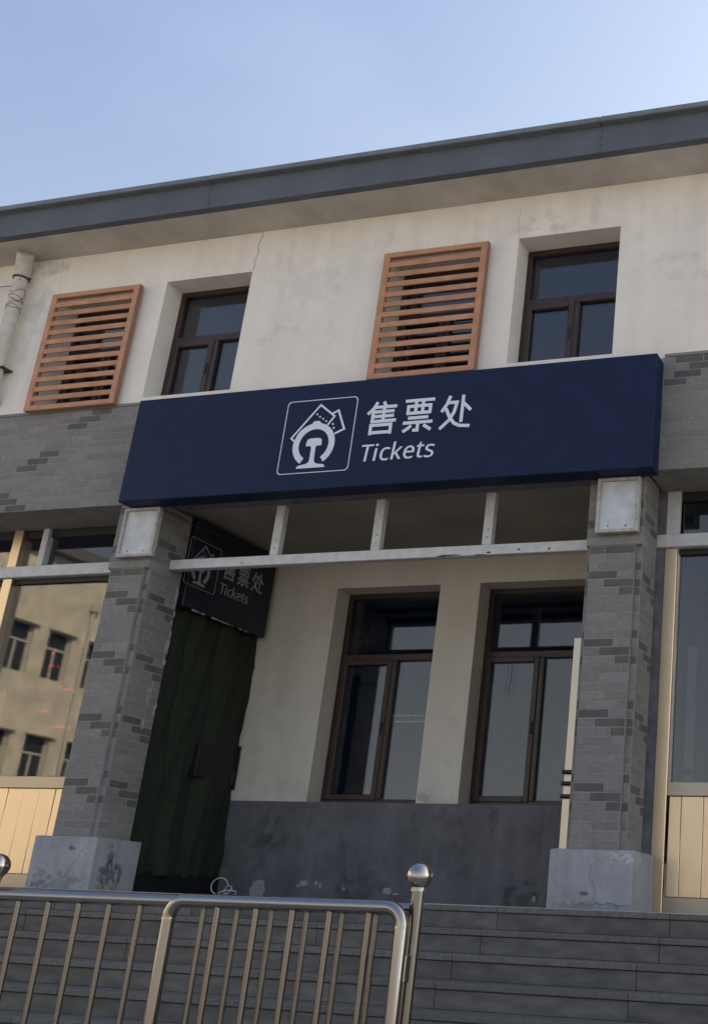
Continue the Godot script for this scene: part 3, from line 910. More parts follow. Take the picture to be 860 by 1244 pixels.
func build_shopfronts() -> void:
	for q in 2:
		var s := thing("shopfront", ["glazed steel shopfront left of the entrance with pale lower panels reflecting sunlit walls", "glazed steel shopfront at the right edge with tan vertical lower panels"][q], "shopfront", Vector3.ZERO, "shopfronts beside the entrance")
		var zf := -0.46
		var xa := -6.9 if q == 0 else 2.445
		var xb := -2.62 if q == 0 else 6.4
		# long transom bar
		put("transom_bar", box_mesh(Vector3(xa if q == 0 else 2.345, 2.832, -0.56), Vector3(xb, 2.943, -0.43), 0.006), M.white_paint, s)
		var uprights: Array
		var slim: Array
		if q == 0:
			uprights = [[-4.245, -4.14], [-5.75, -5.65], [-6.9, -6.8]]
			slim = [[-3.9, -3.83]]
		else:
			uprights = [[2.445, 2.548], [4.0, 4.1], [5.5, 5.6]]
			slim = []
		for u in uprights:
			shop_post(s, u[0], u[1], 0.002, 2.83, -0.58, zf, M.brushed)
			shop_post(s, u[0], u[1] + (0.012 if q == 1 else 0.0), 2.945, 3.33, -0.58, zf, M.brushed if q == 0 else M.white_paint)
		for u in slim:
			shop_post(s, u[0], u[1], 2.945, 3.33, -0.58, zf, M.white_paint, "slim_post")
		var edges := []
		if q == 0:
			edges = [[-6.8, -5.75], [-5.65, -4.245], [-4.14, -2.62]]
		else:
			edges = [[2.548, 4.0], [4.1, 5.5], [5.6, 6.4]]
			shop_post(s, 2.345, 2.443, 0.42, 3.33, -0.56, -0.465, M.grey_paint, "grey_infill")
		for e in edges:
			put("rail", box_mesh(Vector3(e[0], 0.852, -0.56), Vector3(e[1], 0.957, -0.475), 0.004), M.brushed_soft, s)
			put("bottom_rail", box_mesh(Vector3(e[0], 0.003, -0.56), Vector3(e[1], 0.122, -0.475), 0.004), M.brushed_soft, s)
			put("head_rail", box_mesh(Vector3(e[0], 2.78, -0.57), Vector3(e[1], 2.828, -0.5), 0.004), M.seal, s)
			put("top_rail", box_mesh(Vector3(e[0], 3.25, -0.57), Vector3(e[1], 3.33, -0.5), 0.004), M.seal, s)
			var x: float = e[0]
			var k := 0
			var w := 0.172
			if q == 1 and is_equal_approx(e[0], 2.548):
				put("panel_gasket", box_mesh(Vector3(2.548, 0.122, -0.56), Vector3(2.562, 0.852, -0.5)), M.seal, s)
				x = 2.563
				w = 0.098
			while x < e[1] - 0.01:
				var x2: float = minf(x + w, e[1])
				var panel := put("metal_panel", block(Vector3(snappedf(x2 - x - 0.003, 0.0005), 0.727, 0.03), 0.003), M.brushed, s, Vector3((x + x2) / 2, 0.487, -0.508))
				panel.rotation = Vector3(rng.randf_range(-0.012, 0.012), rng.randf_range(-0.02, 0.02), 0)
				x = x2
				k += 1
				w = 0.172
			var ga := st_new()
			box(ga, Vector3(e[0], 0.957, -0.545), Vector3(e[1], 2.78, -0.54))
			box(ga, Vector3(e[0], 0.957, -0.533), Vector3(e[1], 2.78, -0.528))
			put("pane", done(ga), M.glass, s)
			var parts := [e]
			if q == 0 and is_equal_approx(e[0], -4.14):
				parts = [[-4.14, -3.9], [-3.83, -2.62]]
			for t in parts:
				ga = st_new()
				box(ga, Vector3(t[0], 2.945, -0.545), Vector3(t[1], 3.25, -0.54))
				box(ga, Vector3(t[0], 2.945, -0.533), Vector3(t[1], 3.25, -0.528))
				put("pane", done(ga), M.glass, s)
	# open door leaf whose bare edge shows beside the right pillar
	var d := thing("door_leaf", "narrow edge of an open metal door standing beside the right pillar", "door", Vector3(1.8, 0, -0.3))
	put("stile", box_mesh(Vector3(-0.03, 0.01, -0.06), Vector3(0.055, 2.06, 0.0), 0.004), M.stile, d)
	put("stile", box_mesh(Vector3(-0.02, 0.01, -0.96), Vector3(0.045, 2.06, -0.9), 0.004), M.stile, d)
	put("rail", box_mesh(Vector3(-0.02, 1.98, -0.9), Vector3(0.045, 2.06, -0.06), 0.004), M.stile, d)
	put("rail", box_mesh(Vector3(-0.02, 0.01, -0.9), Vector3(0.045, 0.12, -0.06), 0.004), M.stile, d)
	put("pane", box_mesh(Vector3(0.008, 0.12, -0.9), Vector3(0.018, 1.98, -0.06)), M.glass, d)
	for y in [1.0, 0.914, 0.818]:
		var cap := CapsuleMesh.new()
		cap.radius = 0.0165
		cap.height = 0.11
		cap.radial_segments = 18
		cap.rings = 6
		var pull := put("pull", cap, M.black, d, Vector3(0.012, y, 0.018))
		pull.rotation.z = PI / 2
	# second leaf, folded back inside the right-hand glass
	d = thing("door_leaf", "pale door stile seen through the right shopfront glass, with a dark bolt", "door", Vector3(2.63, 0, -0.62))
	put("stile", box_mesh(Vector3(0, 0.02, -0.05), Vector3(0.07, 2.05, 0.0), 0.004), M.white_paint, d)
	put("pull", box_mesh(Vector3(0.0, 1.03, 0.0), Vector3(0.065, 1.07, 0.016), 0.006), M.black, d)

func build_transom() -> void:
	var t := thing("transom_frame", "white painted steel frame with rust spots spanning between the two brick pillars", "transom frame")
	var z := -0.235
	put("bar", box_mesh(Vector3(-2.165, 2.772, z - 0.08), Vector3(1.928, 2.862, z), 0.005), M.white_paint, t)
	for x in [-1.1, -0.1, 0.945]:
		put("post", box_mesh(Vector3(x - 0.042, 2.863, z - 0.075), Vector3(x + 0.042, 3.332, z - 0.006), 0.004), M.white_paint, t)
	for r in [[0.62, 2.782, 0.1, 0.008], [0.55, 2.776, 0.05, 0.006], [0.98, 2.79, 0.025, 0.01], [1.25, 2.805, 0.014, 0.008], [1.52, 2.8, 0.014, 0.01], [0.9, 2.776, 0.06, 0.005], [-1.4, 2.8, 0.01, 0.008]]:
		var st := st_new()
		var poly := PackedVector2Array()
		for k in 12:
			var a := TAU * k / 12
			var rr := rng.randf_range(0.6, 1.1)
			poly.append(Vector2(r[0] + cos(a) * r[2] * rr, r[1] + sin(a) * r[3] * rr))
		plate(st, poly, z - 0.001, z + 0.0015)
		put("rust_spot", done(st), M.rust, t)
	for x in [-1.1, -0.1, 0.945]:
		for k in 2:
			put("bolt_head", block(Vector3(0.01, 0.01, 0.006), 0.002), M.rust, t, Vector3(x + 0.005, 2.93 + 0.07 * k, z - 0.004))

# ---------------------------------------------------------------- lettering
func sign_face(parent: Node, o: Transform3D, k: float, letter: Material) -> void:
	# everything is laid out in metres of the large sign, then scaled by k about the middle of the emblem
	var put_at := func(called: String, st: SurfaceTool) -> void:
		var p := put(called, done(st), letter, parent)
		p.transform = o.scaled_local(Vector3(k, k, 1))
	var S := 0.69
	var T := 0.003
	# rounded square
	var st := st_new()
	var ring := []
	var r := 0.055
	for c in [[0.5 - r, 0.5 - r, 0.0], [-0.5 + r, 0.5 - r, PI / 2], [-0.5 + r, -0.5 + r, PI], [0.5 - r, -0.5 + r, PI * 1.5]]:
		for j in 7:
			var a: float = c[2] + PI / 2 * j / 6.0
			ring.append(Vector2(c[0], c[1]) + Vector2(cos(a), sin(a)) * r)
	var wd := 0.0095
	for i in ring.size():
		var a: Vector2 = ring[i]
		var b: Vector2 = ring[(i + 1) % ring.size()]
		var a2: Vector2 = a * (1.0 - 2 * wd)
		var b2: Vector2 = b * (1.0 - 2 * wd)
		plate(st, PackedVector2Array([a * S, b * S, b2 * S, a2 * S]), 0, T)
	put_at.call("emblem_border", st)
	# ring
	st = st_new()
	var cc := Vector2(-0.037, -0.12)
	var seg := 40
	for i in seg:
		var a0 := deg_to_rad(lerpf(-55, 237.5, float(i) / seg))
		var a1 := deg_to_rad(lerpf(-55, 237.5, float(i + 1) / seg))
		plate(st, PackedVector2Array([(cc + Vector2(cos(a0), sin(a0)) * 0.293) * S, (cc + Vector2(cos(a1), sin(a1)) * 0.293) * S, (cc + Vector2(cos(a1), sin(a1)) * 0.21) * S, (cc + Vector2(cos(a0), sin(a0)) * 0.21) * S]), 0, T)
	var bump := PackedVector2Array()
	for p in [[-0.105, 0.165], [-0.092, 0.18], [-0.076, 0.2], [-0.001, 0.2], [0.01, 0.182], [0.03, 0.165]]:
		bump.append(Vector2(p[0], p[1]) * S)
	plate(st, bump, 0, T + 0.0004)
	put_at.call("emblem_ring", st)
	# rail section
	st = st_new()
	var rail := PackedVector2Array()
	for p in [[-0.145, -0.128], [-0.14, -0.075], [-0.125, -0.045], [-0.085, -0.034], [0.012, -0.034], [0.052, -0.042], [0.07, -0.068], [0.074, -0.137], [0.01, -0.137], [-0.004, -0.16], [0.0, -0.33], [0.012, -0.36], [0.052, -0.383], [0.13, -0.393], [0.157, -0.405], [0.167, -0.433], [-0.235, -0.433], [-0.225, -0.405], [-0.2, -0.394], [-0.11, -0.379], [-0.075, -0.36], [-0.063, -0.33], [-0.064, -0.16], [-0.078, -0.137], [-0.138, -0.137]]:
		rail.append(Vector2(p[0], p[1]) * S)
	plate(st, rail, 0, T)
	put_at.call("emblem_rail", st)
	# tickets
	st = st_new()
	var w := 0.024 * S
	var V := func(x: float, y: float) -> Vector2: return Vector2(x, y) * S
	stroke(st, [V.call(-0.325, -0.055), V.call(-0.372, -0.012), V.call(-0.022, 0.422), V.call(0.2, 0.25), V.call(0.118, 0.135)], w, 0, T - 0.0003)
	stroke(st, [V.call(0.168, 0.29), V.call(0.245, 0.325), V.call(0.362, 0.064), V.call(0.236, 0.008)], w * 1.1, 0, T - 0.0005)
	for d in [[-0.053, 0.294], [-0.008, 0.257], [0.04, 0.226], [0.089, 0.191], [0.192, 0.141], [0.214, 0.088]]:
		var dot := PackedVector2Array()
		for i in 10:
			dot.append(V.call(d[0] + 0.013 * cos(TAU * i / 10), d[1] + 0.013 * sin(TAU * i / 10)))
		plate(st, dot, 0, T)
	put_at.call("emblem_tickets", st)
	# three characters; origin of the layout is the emblem's middle (-0.516, 3.77)
	var glyphs := {
		"shou": [[[0.31, 1.0], [0.2, 0.8], [0.02, 0.64]], [[0.2, 0.84], [0.2, 0.345]], [[0.52, 1.0], [0.6, 0.86]], [[0.2, 0.835], [0.97, 0.835]], [[0.2, 0.69], [0.9, 0.69]], [[0.2, 0.545], [0.9, 0.545]], [[0.2, 0.395], [0.99, 0.395]], [[0.56, 0.835], [0.56, 0.395]], [[0.18, -0.02], [0.18, 0.275], [0.84, 0.275], [0.84, -0.02]], [[0.18, 0.045], [0.84, 0.045]]],
		"piao": [[[0.02, 0.95], [0.98, 0.95]], [[0.14, 0.54], [0.14, 0.775], [0.86, 0.775], [0.86, 0.54]], [[0.1, 0.56], [0.9, 0.56]], [[0.385, 0.95], [0.385, 0.56]], [[0.615, 0.95], [0.615, 0.56]], [[0.17, 0.41], [0.83, 0.41]], [[0.02, 0.265], [0.98, 0.265]], [[0.51, 0.265], [0.51, 0.03], [0.36, 0.03]], [[0.3, 0.18], [0.2, 0.09], [0.04, 0.0]], [[0.7, 0.17], [0.95, 0.02]]],
		"chu": [[[0.27, 1.0], [0.18, 0.75], [0.03, 0.52]], [[0.2, 0.79], [0.5, 0.79], [0.44, 0.5], [0.3, 0.25], [0.02, 0.0]], [[0.16, 0.62], [0.3, 0.36], [0.46, 0.16], [0.64, 0.07], [0.98, 0.04]], [[0.69, 1.0], [0.69, 0.17]], [[0.71, 0.76], [0.97, 0.52]]],
	}
	var at := {"shou": -0.062, "piao": 0.286, "chu": 0.632}
	for g in ["shou", "piao", "chu"]:
		st = st_new()
		var i := 0
		for s in glyphs[g]:
			var pts := []
			for p in s:
				pts.append(Vector2(at[g] + p[0] * 0.285 + 0.516, 3.74 + p[1] * 0.3 - 3.77))
			stroke(st, pts, 0.0285, 0, T + 0.0002 * i)
			i += 1
		put_at.call("character", st)
	# Tickets, leaning a little
	var tm := TextMesh.new()
	var font := SystemFont.new()
	font.font_names = PackedStringArray(["Droid Sans"])
	tm.font = font
	tm.text = "Tickets"
	tm.font_size = 64
	tm.pixel_size = 0.01
	tm.depth = 0.003
	tm.horizontal_alignment = HORIZONTAL_ALIGNMENT_LEFT
	tm.vertical_alignment = VERTICAL_ALIGNMENT_BOTTOM
	var arr := tm.get_mesh_arrays()
	var vs: PackedVector3Array = arr[Mesh.ARRAY_VERTEX]
	var lo := Vector3.INF
	var hi := -Vector3.INF
	for v in vs:
		lo = lo.min(v)
		hi = hi.max(v)
	var sx := 0.689 / (hi.x - lo.x)
	var sy := 0.166 / (hi.y - lo.y)
	for i in vs.size():
		var v := vs[i] - lo
		var yy := v.y * sy
		vs[i] = Vector3(v.x * sx - 0.07 + 0.516 - 0.012 + yy * 0.1, yy + 3.491 - 3.77, 0.0002 + v.z)
	arr[Mesh.ARRAY_VERTEX] = vs
	var am := ArrayMesh.new()
	am.add_surface_from_arrays(Mesh.PRIMITIVE_TRIANGLES, arr)
	var word := put("word", am, letter, parent)
	word.transform = o.scaled_local(Vector3(k, k, 1))

func build_signs() -> void:
	var s := thing("ticket_sign", "long navy blue sign board over the entrance with white railway ticket emblem", "sign", Vector3.ZERO, "ticket office signs")
	put("board", box_mesh(Vector3(-2.452, 3.273, 0.03), Vector3(2.508, 4.269, 0.22), 0.006), M.sign, s)
	sign_face(s, Transform3D(Basis(), Vector3(-0.516, 3.77, 0.2205)), 1.0, M.letter)
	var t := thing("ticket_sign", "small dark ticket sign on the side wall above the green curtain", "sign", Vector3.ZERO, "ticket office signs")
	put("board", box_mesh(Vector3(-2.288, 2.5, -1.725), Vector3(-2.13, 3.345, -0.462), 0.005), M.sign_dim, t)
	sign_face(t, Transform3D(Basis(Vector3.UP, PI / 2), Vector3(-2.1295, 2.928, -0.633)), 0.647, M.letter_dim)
	for k in 12:
		put("torn_edge", block(Vector3(0.01, snappedf(rng.randf_range(0.006, 0.02), 0.004), snappedf(rng.randf_range(0.03, 0.1), 0.02)), 0.002), M.flake, t, Vector3(-2.135, 2.494, rng.randf_range(-1.5, -0.5)))
	# blank white boards on the pillars
	for q in 2:
		var x0: float = [-2.4963, 2.018][q]
		var x1: float = [-2.1209, 2.375][q]
		var l := thing("blank_board", ["blank white framed board on the left brick pillar under the navy sign", "blank white framed board on the right brick pillar under the navy sign"][q], "board", Vector3.ZERO, "blank boards on the pillars")
		var y0 := 2.806
		var y1 := 3.268
		var st := st_new()
		var f := 0.028
		box(st, Vector3(x0, y0, 0.014), Vector3(x0 + f, y1, 0.07), 0.004)
		box(st, Vector3(x1 - f, y0, 0.014), Vector3(x1, y1, 0.07), 0.004)
		box(st, Vector3(x0 + f, y0, 0.014), Vector3(x1 - f, y0 + f, 0.07), 0.004)
		box(st, Vector3(x0 + f, y1 - f, 0.014), Vector3(x1 - f, y1, 0.07), 0.004)
		put("frame", done(st), M.board_frame, l)
		put("panel", box_mesh(Vector3(x0 + f, y0 + f, 0.014), Vector3(x1 - f, y1 - f, 0.045)), M.board, l)
		for x in [x0 + 0.1, x1 - 0.11]:
			put("screw", block(Vector3(0.012, 0.012, 0.006), 0.003), M.black, l, Vector3(x, y0 + 0.06, 0.048))

func build_fittings() -> void:
	# louvred screens
	for q in 2:
		var x0: float = [-3.934, -0.2211][q]
		var x1: float = [-2.8923, 0.8145][q]
		var l := thing("louvre_screen", ["orange slatted screen over the far left upper window, above the bare brick band", "orange slatted screen over the middle upper window, rising behind the navy sign"][q], "louvre", Vector3.ZERO, "orange louvre screens")
		var y0 := 4.348
		var y1 := 5.636
		var st := st_new()
		var f := 0.062
		for b in [[x0, x0 + f, y0, y1], [x1 - f, x1, y0, y1], [x0 + f, x1 - f, y1 - 0.052, y1], [x0 + f, x1 - f, y0, y0 + 0.052]]:
			box(st, Vector3(b[0], b[2], 0.03), Vector3(b[1], b[3], 0.08), 0.004)
		put("frame", done(st), M.louvre, l)
		put("edge_strip", box_mesh(Vector3(x1 + 0.0005, y0, 0.03), Vector3(x1 + 0.004, y1, 0.079)), M.louvre_edge, l)
		var n := 11
		var gap := (y1 - y0 - 0.104 - n * 0.054) / (n + 1)
		for k in n:
			var y := y0 + 0.052 + gap * (k + 1) + 0.054 * k
			put("slat", box_mesh(Vector3(x0 + f, y, 0.06), Vector3(x1 - f, y + 0.052 + rng.randf_range(-0.001, 0.001), 0.076 + rng.randf_range(-0.0015, 0.0015)), 0.002), M.louvres[rng.randi() % 3], l)
		for k in 4:
			var xx: float = x0 + 0.02 if k % 2 == 0 else x1 - 0.06
			var yy: float = y0 + 0.2 if k < 2 else y1 - 0.2
			put("bracket", box_mesh(Vector3(xx, yy, 0.0), Vector3(xx + 0.03, yy + 0.04, 0.03)), M.louvre_edge, l)
	# rainwater pipe
	var p := thing("downpipe", "off-white rainwater pipe below the eave at the far left, tied with wire", "pipe", Vector3(-4.37, 0, 0.1))
	put("pipe", tube_mesh([Vector3(0, 4.5, -0.1), Vector3(0, 4.52, -0.05), Vector3(0, 4.57, -0.015), Vector3(0, 4.64, 0), Vector3(0, 5.9, 0)], 0.066, 20), M.pipe, p)
	put("socket", tube_mesh([Vector3(0, 5.86, 0), Vector3(0, 5.99, 0)], 0.074, 20), M.pipe, p)
	put("elbow", tube_mesh([Vector3(0, 5.98, 0), Vector3(0.005, 6.03, 0.01), Vector3(0.03, 6.07, 0.04), Vector3(0.06, 6.11, 0.07)], 0.082, 18), M.pipe, p)
	put("clip", tube_mesh([Vector3(0, 5.85, 0), Vector3(0, 5.868, 0)], 0.079, 20), M.wire, p)
	put("clip_bolt", box_mesh(Vector3(0.07, 5.845, -0.02), Vector3(0.115, 5.86, 0.0), 0.003), M.wire, p)
	var st := st_new()
	for k in 5:
		var pts := []
		var y := [5.62, 5.56, 5.53, 5.51, 5.7][k] as float
		for i in 15:
			var a := TAU * i / 14.0
			pts.append(Vector3(cos(a) * 0.07, y + 0.03 * sin(a * (1 if k < 3 else 2) + k * 2.0), sin(a) * 0.07))
		tube(st, pts, 0.0022, 5, false)
	tube(st, [Vector3(-0.066, 5.68, 0.02), Vector3(0.02, 5.6, 0.075), Vector3(0.09, 5.57, 0.04), Vector3(0.12, 5.62, 0.0)], 0.0035, 5)
	tube(st, [Vector3(-1.5, 5.82, -0.05), Vector3(-0.5, 5.835, -0.05), Vector3(-0.06, 5.8, -0.02), Vector3(0.06, 5.815, 0.06)], 0.004, 5)
	put("wire_tie", done(st), M.wire, p)
	put("lower_clip", box_mesh(Vector3(-0.08, 4.83, -0.1), Vector3(0.1, 4.85, 0.03), 0.004), M.wire, p)
	# padded curtain on the side wall
	var c := thing("door_curtain", "heavy dark green padded door curtain hanging under the small ticket sign", "curtain")
	var strips := [[-0.45, -0.77, 0], [-0.77, -1.02, 1], [-1.02, -1.2, 0], [-1.2, -1.5, 1], [-1.5, -1.785, 0]]
	var n := FastNoiseLite.new()
	n.seed = 5
	n.frequency = 0.5
	for k in strips.size():
		st = st_new()
		st.set_smooth_group(1)
		var nu := 12
		var nv := 30
		var g := []
		for i in nu + 1:
			var col := []
			for j in nv + 1:
				var u := float(i) / nu
				var v := float(j) / nv
				var z := lerpf(strips[k][0] + (0.012 if k > 0 else 0.0), strips[k][1] - 0.012, u)
				var y := lerpf(0.16, 2.53, v)
				var bulge := sin(u * PI) * 0.04 * (1.0 - 0.5 * v)
				var wave := n.get_noise_2d(z * 9.0 + y * 1.1, y * 1.7) * 0.055 + n.get_noise_2d(z * 4.0, y * 1.2) * 0.05 * (1.0 - 0.6 * v) + 0.013 * sin(z * 24.0 + y * 1.3) * (1.1 - v)
				col.append(Vector3(-2.262 + bulge + wave + (0.014 if k % 2 else 0.0), y, z))
			g.append(col)
		for i in nu:
			for j in nv:
				quad(st, g[i][j], g[i + 1][j], g[i + 1][j + 1], g[i][j + 1])
		st.set_smooth_group(-1)
		var back := Vector3(-0.03, 0, 0)
		for i in nu:
			quad(st, g[i + 1][0] + back, g[i + 1][0], g[i][0], g[i][0] + back)
			quad(st, g[i][nv], g[i + 1][nv], g[i + 1][nv] + back, g[i][nv] + back)
		for j in nv:
			quad(st, g[nu][j], g[nu][j] + back, g[nu][j + 1] + back, g[nu][j + 1])
			quad(st, g[0][j] + back, g[0][j], g[0][j + 1], g[0][j + 1] + back)
		put("padded_panel", done(st), M.curtain_alt if strips[k][2] else M.curtain, c)
	put("window_patch", box_mesh(Vector3(-2.25, 1.05, -1.4), Vector3(-2.19, 1.35, -1.12), 0.004), M.curtain_dark, c)
	put("hem", box_mesh(Vector3(-2.275, 0.01, -1.79), Vector3(-2.225, 0.19, -0.45), 0.01), M.curtain_dark, c)
	put("edge_strap", box_mesh(Vector3(-2.26, 1.0, -1.795), Vector3(-2.225, 1.42, -1.772), 0.006), M.curtain_dark, c)
	# loose white cord on the porch floor
	st = st_new()
	var pts := []
	for i in 60:
		var t := i / 59.0
		var a := t * TAU * 2.6
		var rr := 0.075 + 0.014 * sin(t * 9.0)
		pts.append(Vector3(cos(a) * rr + t * 0.12, 0.1 * (1.0 - t * 0.75) + sin(a) * rr * (0.95 - 0.75 * t) + 0.004, 0.05 * sin(a * 0.5)))
	pts.append(Vector3(0.26, 0.012, 0.03))
	pts.append(Vector3(0.36, 0.03, 0.0))
	pts.append(Vector3(0.44, 0.006, -0.02))
	tube(st, pts, 0.0048, 6)
	var cord := put("cord", done(st), M.white_wire, self, Vector3(-2.006, 0.0, -1.527))
	tag(cord, "loose loop of thin white cord lying on the floor beside the curtain", "cord")
	# thin cable from the left board to the small sign
	var cable := put("cable", tube_mesh([Vector3(-2.12, 3.25, 0.03), Vector3(-2.14, 3.27, -0.2), Vector3(-2.13, 3.25, -0.5), Vector3(-2.122, 3.29, -0.9), Vector3(-2.122, 3.33, -1.3)], 0.004, 6), M.wire, self)
	tag(cable, "thin cable running from the left pillar's white board to the small sign", "cable")
	# display boards with moving light characters, behind the glass
	var led := thing("led_display", "dim red lit display glimpsed behind the left shopfront glass", "display", Vector3(-5.1, 0, -2.2))
	put("casing", box_mesh(Vector3(-0.6, 1.5, -0.06), Vector3(0.6, 2.7, 0.0), 0.01), M.black, led)
	for r in [[-0.1, 2.5, 0.05], [-0.07, 2.55, 0.03], [-0.1, 2.36, 0.08], [0.02, 2.35, 0.03], [-0.1, 1.855, 0.12], [-0.06, 2.0, 0.03], [0.14, 1.68, 0.16], [0.34, 1.67, 0.05], [0.17, 2.09, 0.1], [0.1, 2.12, 0.05], [0.3, 2.07, 0.04]]:
		put("lit_dash", box_mesh(Vector3(r[0], r[1], 0.001), Vector3(r[0] + r[2], r[1] + 0.024, 0.004)), M.red_led, led)
	led = thing("led_display", "two rows of small green lights glimpsed in the left rear window", "display", Vector3(-1.45, 0, -3.6))
	put("casing", box_mesh(Vector3(-0.3, 1.85, -0.06), Vector3(0.4, 2.15, 0.0), 0.01), M.black, led)
	for row in 2:
		var x := -0.2
		while x < 0.3:
			var w := rng.randf_range(0.012, 0.05)
			put("lit_dash", box_mesh(Vector3(x, 1.968 + 0.068 * row, 0.001), Vector3(x + w, 1.976 + 0.068 * row, 0.003)), M.green_led, led)
			x += w + rng.randf_range(0.008, 0.05)

func build_barrier() -> void:
	var tilt := 0.005
	# fixed rail with ball-topped posts
	var b := thing("crowd_barrier", "stainless steel railing with ball topped posts standing before the stairs", "railing", Vector3(0.246, -0.088, 3.3))
	b.rotation.z = tilt
	var w := 2.291
	var gy := -1.115
	for x in [0.0, w]:
		put("post", tube_mesh([Vector3(x, gy, 0), Vector3(x, 0.125, 0)], 0.029, 20), M.bar_steel, b)
		var sp := SphereMesh.new()
		sp.radius = 0.058
		sp.height = 0.116
		sp.radial_segments = 40
		sp.rings = 24
		put("ball", sp, M.bright_steel, b, Vector3(x, 0.165 if x > 0 else 0.158, 0))
		put("collar", tube_mesh([Vector3(x, 0.1, 0), Vector3(x, 0.116, 0)], 0.034, 20), M.steel, b)
		put("foot_plate", block(Vector3(0.14, 0.012, 0.14), 0.003), M.steel, b, Vector3(x, gy + 0.006, 0))
	put("top_rail", tube_mesh([Vector3(0.02, 0.025, 0), Vector3(w - 0.02, 0.025, 0)], 0.029, 24), M.steel, b)
	put("bottom_rail", tube_mesh([Vector3(0.02, gy + 0.12, 0), Vector3(w - 0.02, gy + 0.12, 0)], 0.02, 16), M.steel, b)
	for x in [0.422, 0.599, 0.774, 0.946, 1.12, 1.291, 1.464, 1.642, 1.822, 2.003, 2.179, 2.348]:
		put("bar", tube_mesh([Vector3(x - 0.246, gy + 0.12, 0), Vector3(x - 0.246, 0.015, 0)], 0.0135, 14), M.bar_steel, b)
	# gate with rounded corners in front of it
	var g := thing("barrier_gate", "stainless steel gate with rounded upper corners overlapping the front of the railing", "gate", Vector3(1.352, -0.053, 3.39))
	g.rotation.z = tilt
	var gw := 1.172
	var R := 0.078
	var path := [Vector3(0, gy + 0.05, 0), Vector3(0, -R, 0)]
	for k in range(1, 9):
		var a := PI - PI / 2 * k / 8.0
		path.append(Vector3(R + cos(a) * R, -R + sin(a) * R, 0))
	for k in range(0, 9):
		var a := PI / 2 - PI / 2 * k / 8.0
		path.append(Vector3(gw - R + cos(a) * R, -R + sin(a) * R, 0))
	path.append(Vector3(gw, gy + 0.05, 0))
	put("hoop", tube_mesh(path, 0.0295, 24), M.steel, g)
	put("bottom_rail", tube_mesh([Vector3(0.0, gy + 0.1, 0), Vector3(gw, gy + 0.1, 0)], 0.02, 16), M.steel, g)
	for x in [1.604, 1.803, 1.987, 2.171, 2.363]:
		put("bar", tube_mesh([Vector3(x - 1.352, gy + 0.1, 0), Vector3(x - 1.352, -0.02, 0)], 0.0145, 14), M.bar_steel, g)
	for x in [0.0, gw]:
		put("weld_ring", tube_mesh([Vector3(x, -R - 0.006, 0), Vector3(x, -R + 0.002, 0)], 0.031, 20), M.bright_steel, g)
	put("hinge", box_mesh(Vector3(gw + 0.006, -0.3, -0.09), Vector3(gw + 0.028, -0.19, -0.02), 0.004), M.steel, g)
	put("hinge", box_mesh(Vector3(gw + 0.006, -0.95, -0.09), Vector3(gw + 0.028, -0.84, -0.02), 0.004), M.steel, g)

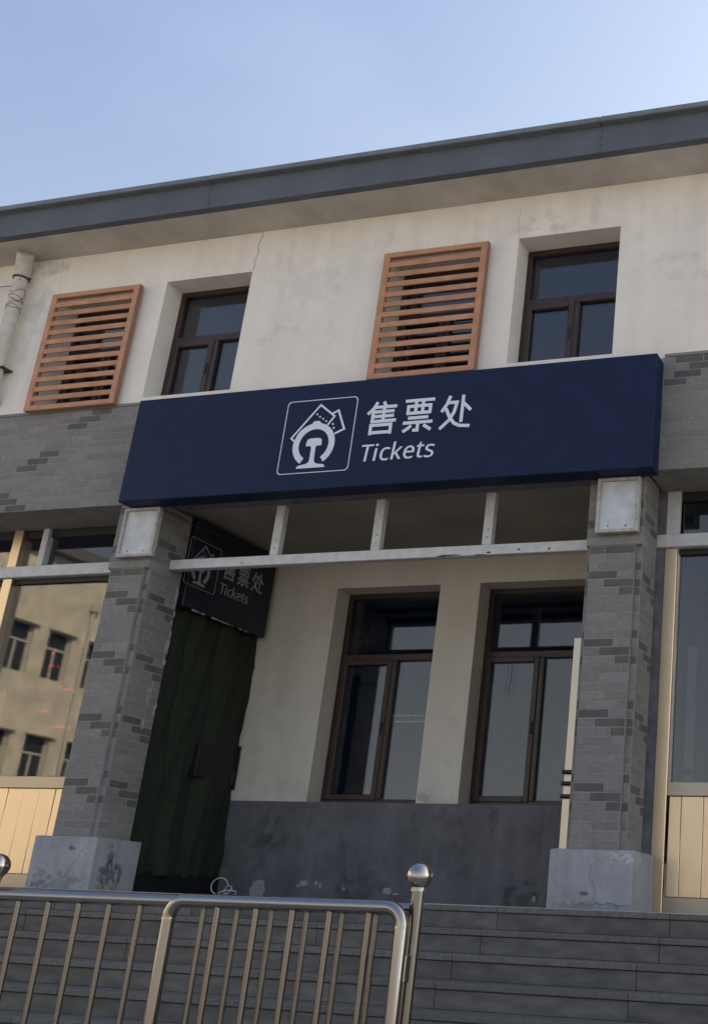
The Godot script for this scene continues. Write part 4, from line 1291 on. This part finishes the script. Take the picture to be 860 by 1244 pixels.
func build_far() -> void:
	# sunlit wing across the forecourt to the left; the left shopfront glass mirrors it
	var wgt := thing("wing_building", "sunlit cream building with dark windows, mirrored in the left shopfront glass", "building", Vector3(-22, -1.2, 0))
	var st := st_new()
	var hs := []
	for row in 3:
		for col in 8:
			hs.append([Vector2(16.32 + 1.47 * (col - 5), 1.1 + 3.05 * row), Vector2(17.24 + 1.47 * (col - 5), 2.5 + 3.05 * row)])
	# wall with openings (built facing +x; u runs along -z)
	var holes := []
	for h in hs:
		holes.append([-h[1].x, -h[0].x, h[0].y, h[1].y])
	var area := Rect2(-40, 0, 40, 12)
	pierced(st, Rect2(-20.4, 0, 26.4, 10.8), holes, 0.0, area)
	for h in holes:
		reveal(st, h, 0.0, -0.22, area)
	var wall := put("wall", done(st), M.wing, wgt)
	wall.rotation.y = PI / 2
	put("core", box_mesh(Vector3(-10, 0, -6), Vector3(-0.23, 10.8, 20.4)), M.wing, wgt)
	put("roof", box_mesh(Vector3(-10.3, 10.8, -6.3), Vector3(0.4, 11.15, 20.7)), M.roof, wgt)
	for h in hs:
		var wn := Node3D.new()
		wn.name = "window"
		wgt.add_child(wn, true)
		var z0: float = h[0].x
		var z1: float = h[1].x
		var y0: float = h[0].y
		var y1: float = h[1].y
		put("pane", box_mesh(Vector3(-0.21, y0, z0), Vector3(-0.19, y1, z1)), M.dark_glass, wn)
		var f := st_new()
		box(f, Vector3(-0.18, y0, z0), Vector3(-0.13, y1, z0 + 0.05))
		box(f, Vector3(-0.18, y0, z1 - 0.05), Vector3(-0.13, y1, z1))
		box(f, Vector3(-0.18, y0 + 0.88, z0 + 0.05), Vector3(-0.13, y0 + 0.94, z1 - 0.05))
		box(f, Vector3(-0.18, y0, (z0 + z1) / 2 - 0.03), Vector3(-0.13, y0 + 0.88, (z0 + z1) / 2 + 0.03))
		put("frame", done(f), M.wing_frame, wn)
		put("hood", box_mesh(Vector3(0.0, y1, z0 - 0.08), Vector3(0.16, y1 + 0.07, z1 + 0.08), 0.01), M.wing, wn)
	put("drainpipe", tube_mesh([Vector3(0.08, 0, 19.2), Vector3(0.08, 9.6, 19.2)], 0.06, 10), M.wing_frame, wgt)
	put("rain_hopper", box_mesh(Vector3(0.01, 9.5, 19.05), Vector3(0.2, 9.75, 19.35), 0.02), M.wing_frame, wgt)
	# low block across the square, mirrored in the rear windows
	var fb := thing("far_block", "low pale building across the forecourt, mirrored in the right rear window", "building", Vector3(-30, -1.2, 74))
	put("wall", box_mesh(Vector3(-9, 0, 0), Vector3(9, 9.6, 12)), M.wing, fb)
	put("roof", box_mesh(Vector3(-9.3, 9.6, -0.3), Vector3(9.3, 9.9, 12.3)), M.roof, fb)
	for r in 2:
		for k in 6:
			put("window", box_mesh(Vector3(-7.8 + 2.7 * k, 2.0 + 3.6 * r, -0.03), Vector3(-6.3 + 2.7 * k, 4.0 + 3.6 * r, 0.05), 0.01), M.dark_glass, fb)
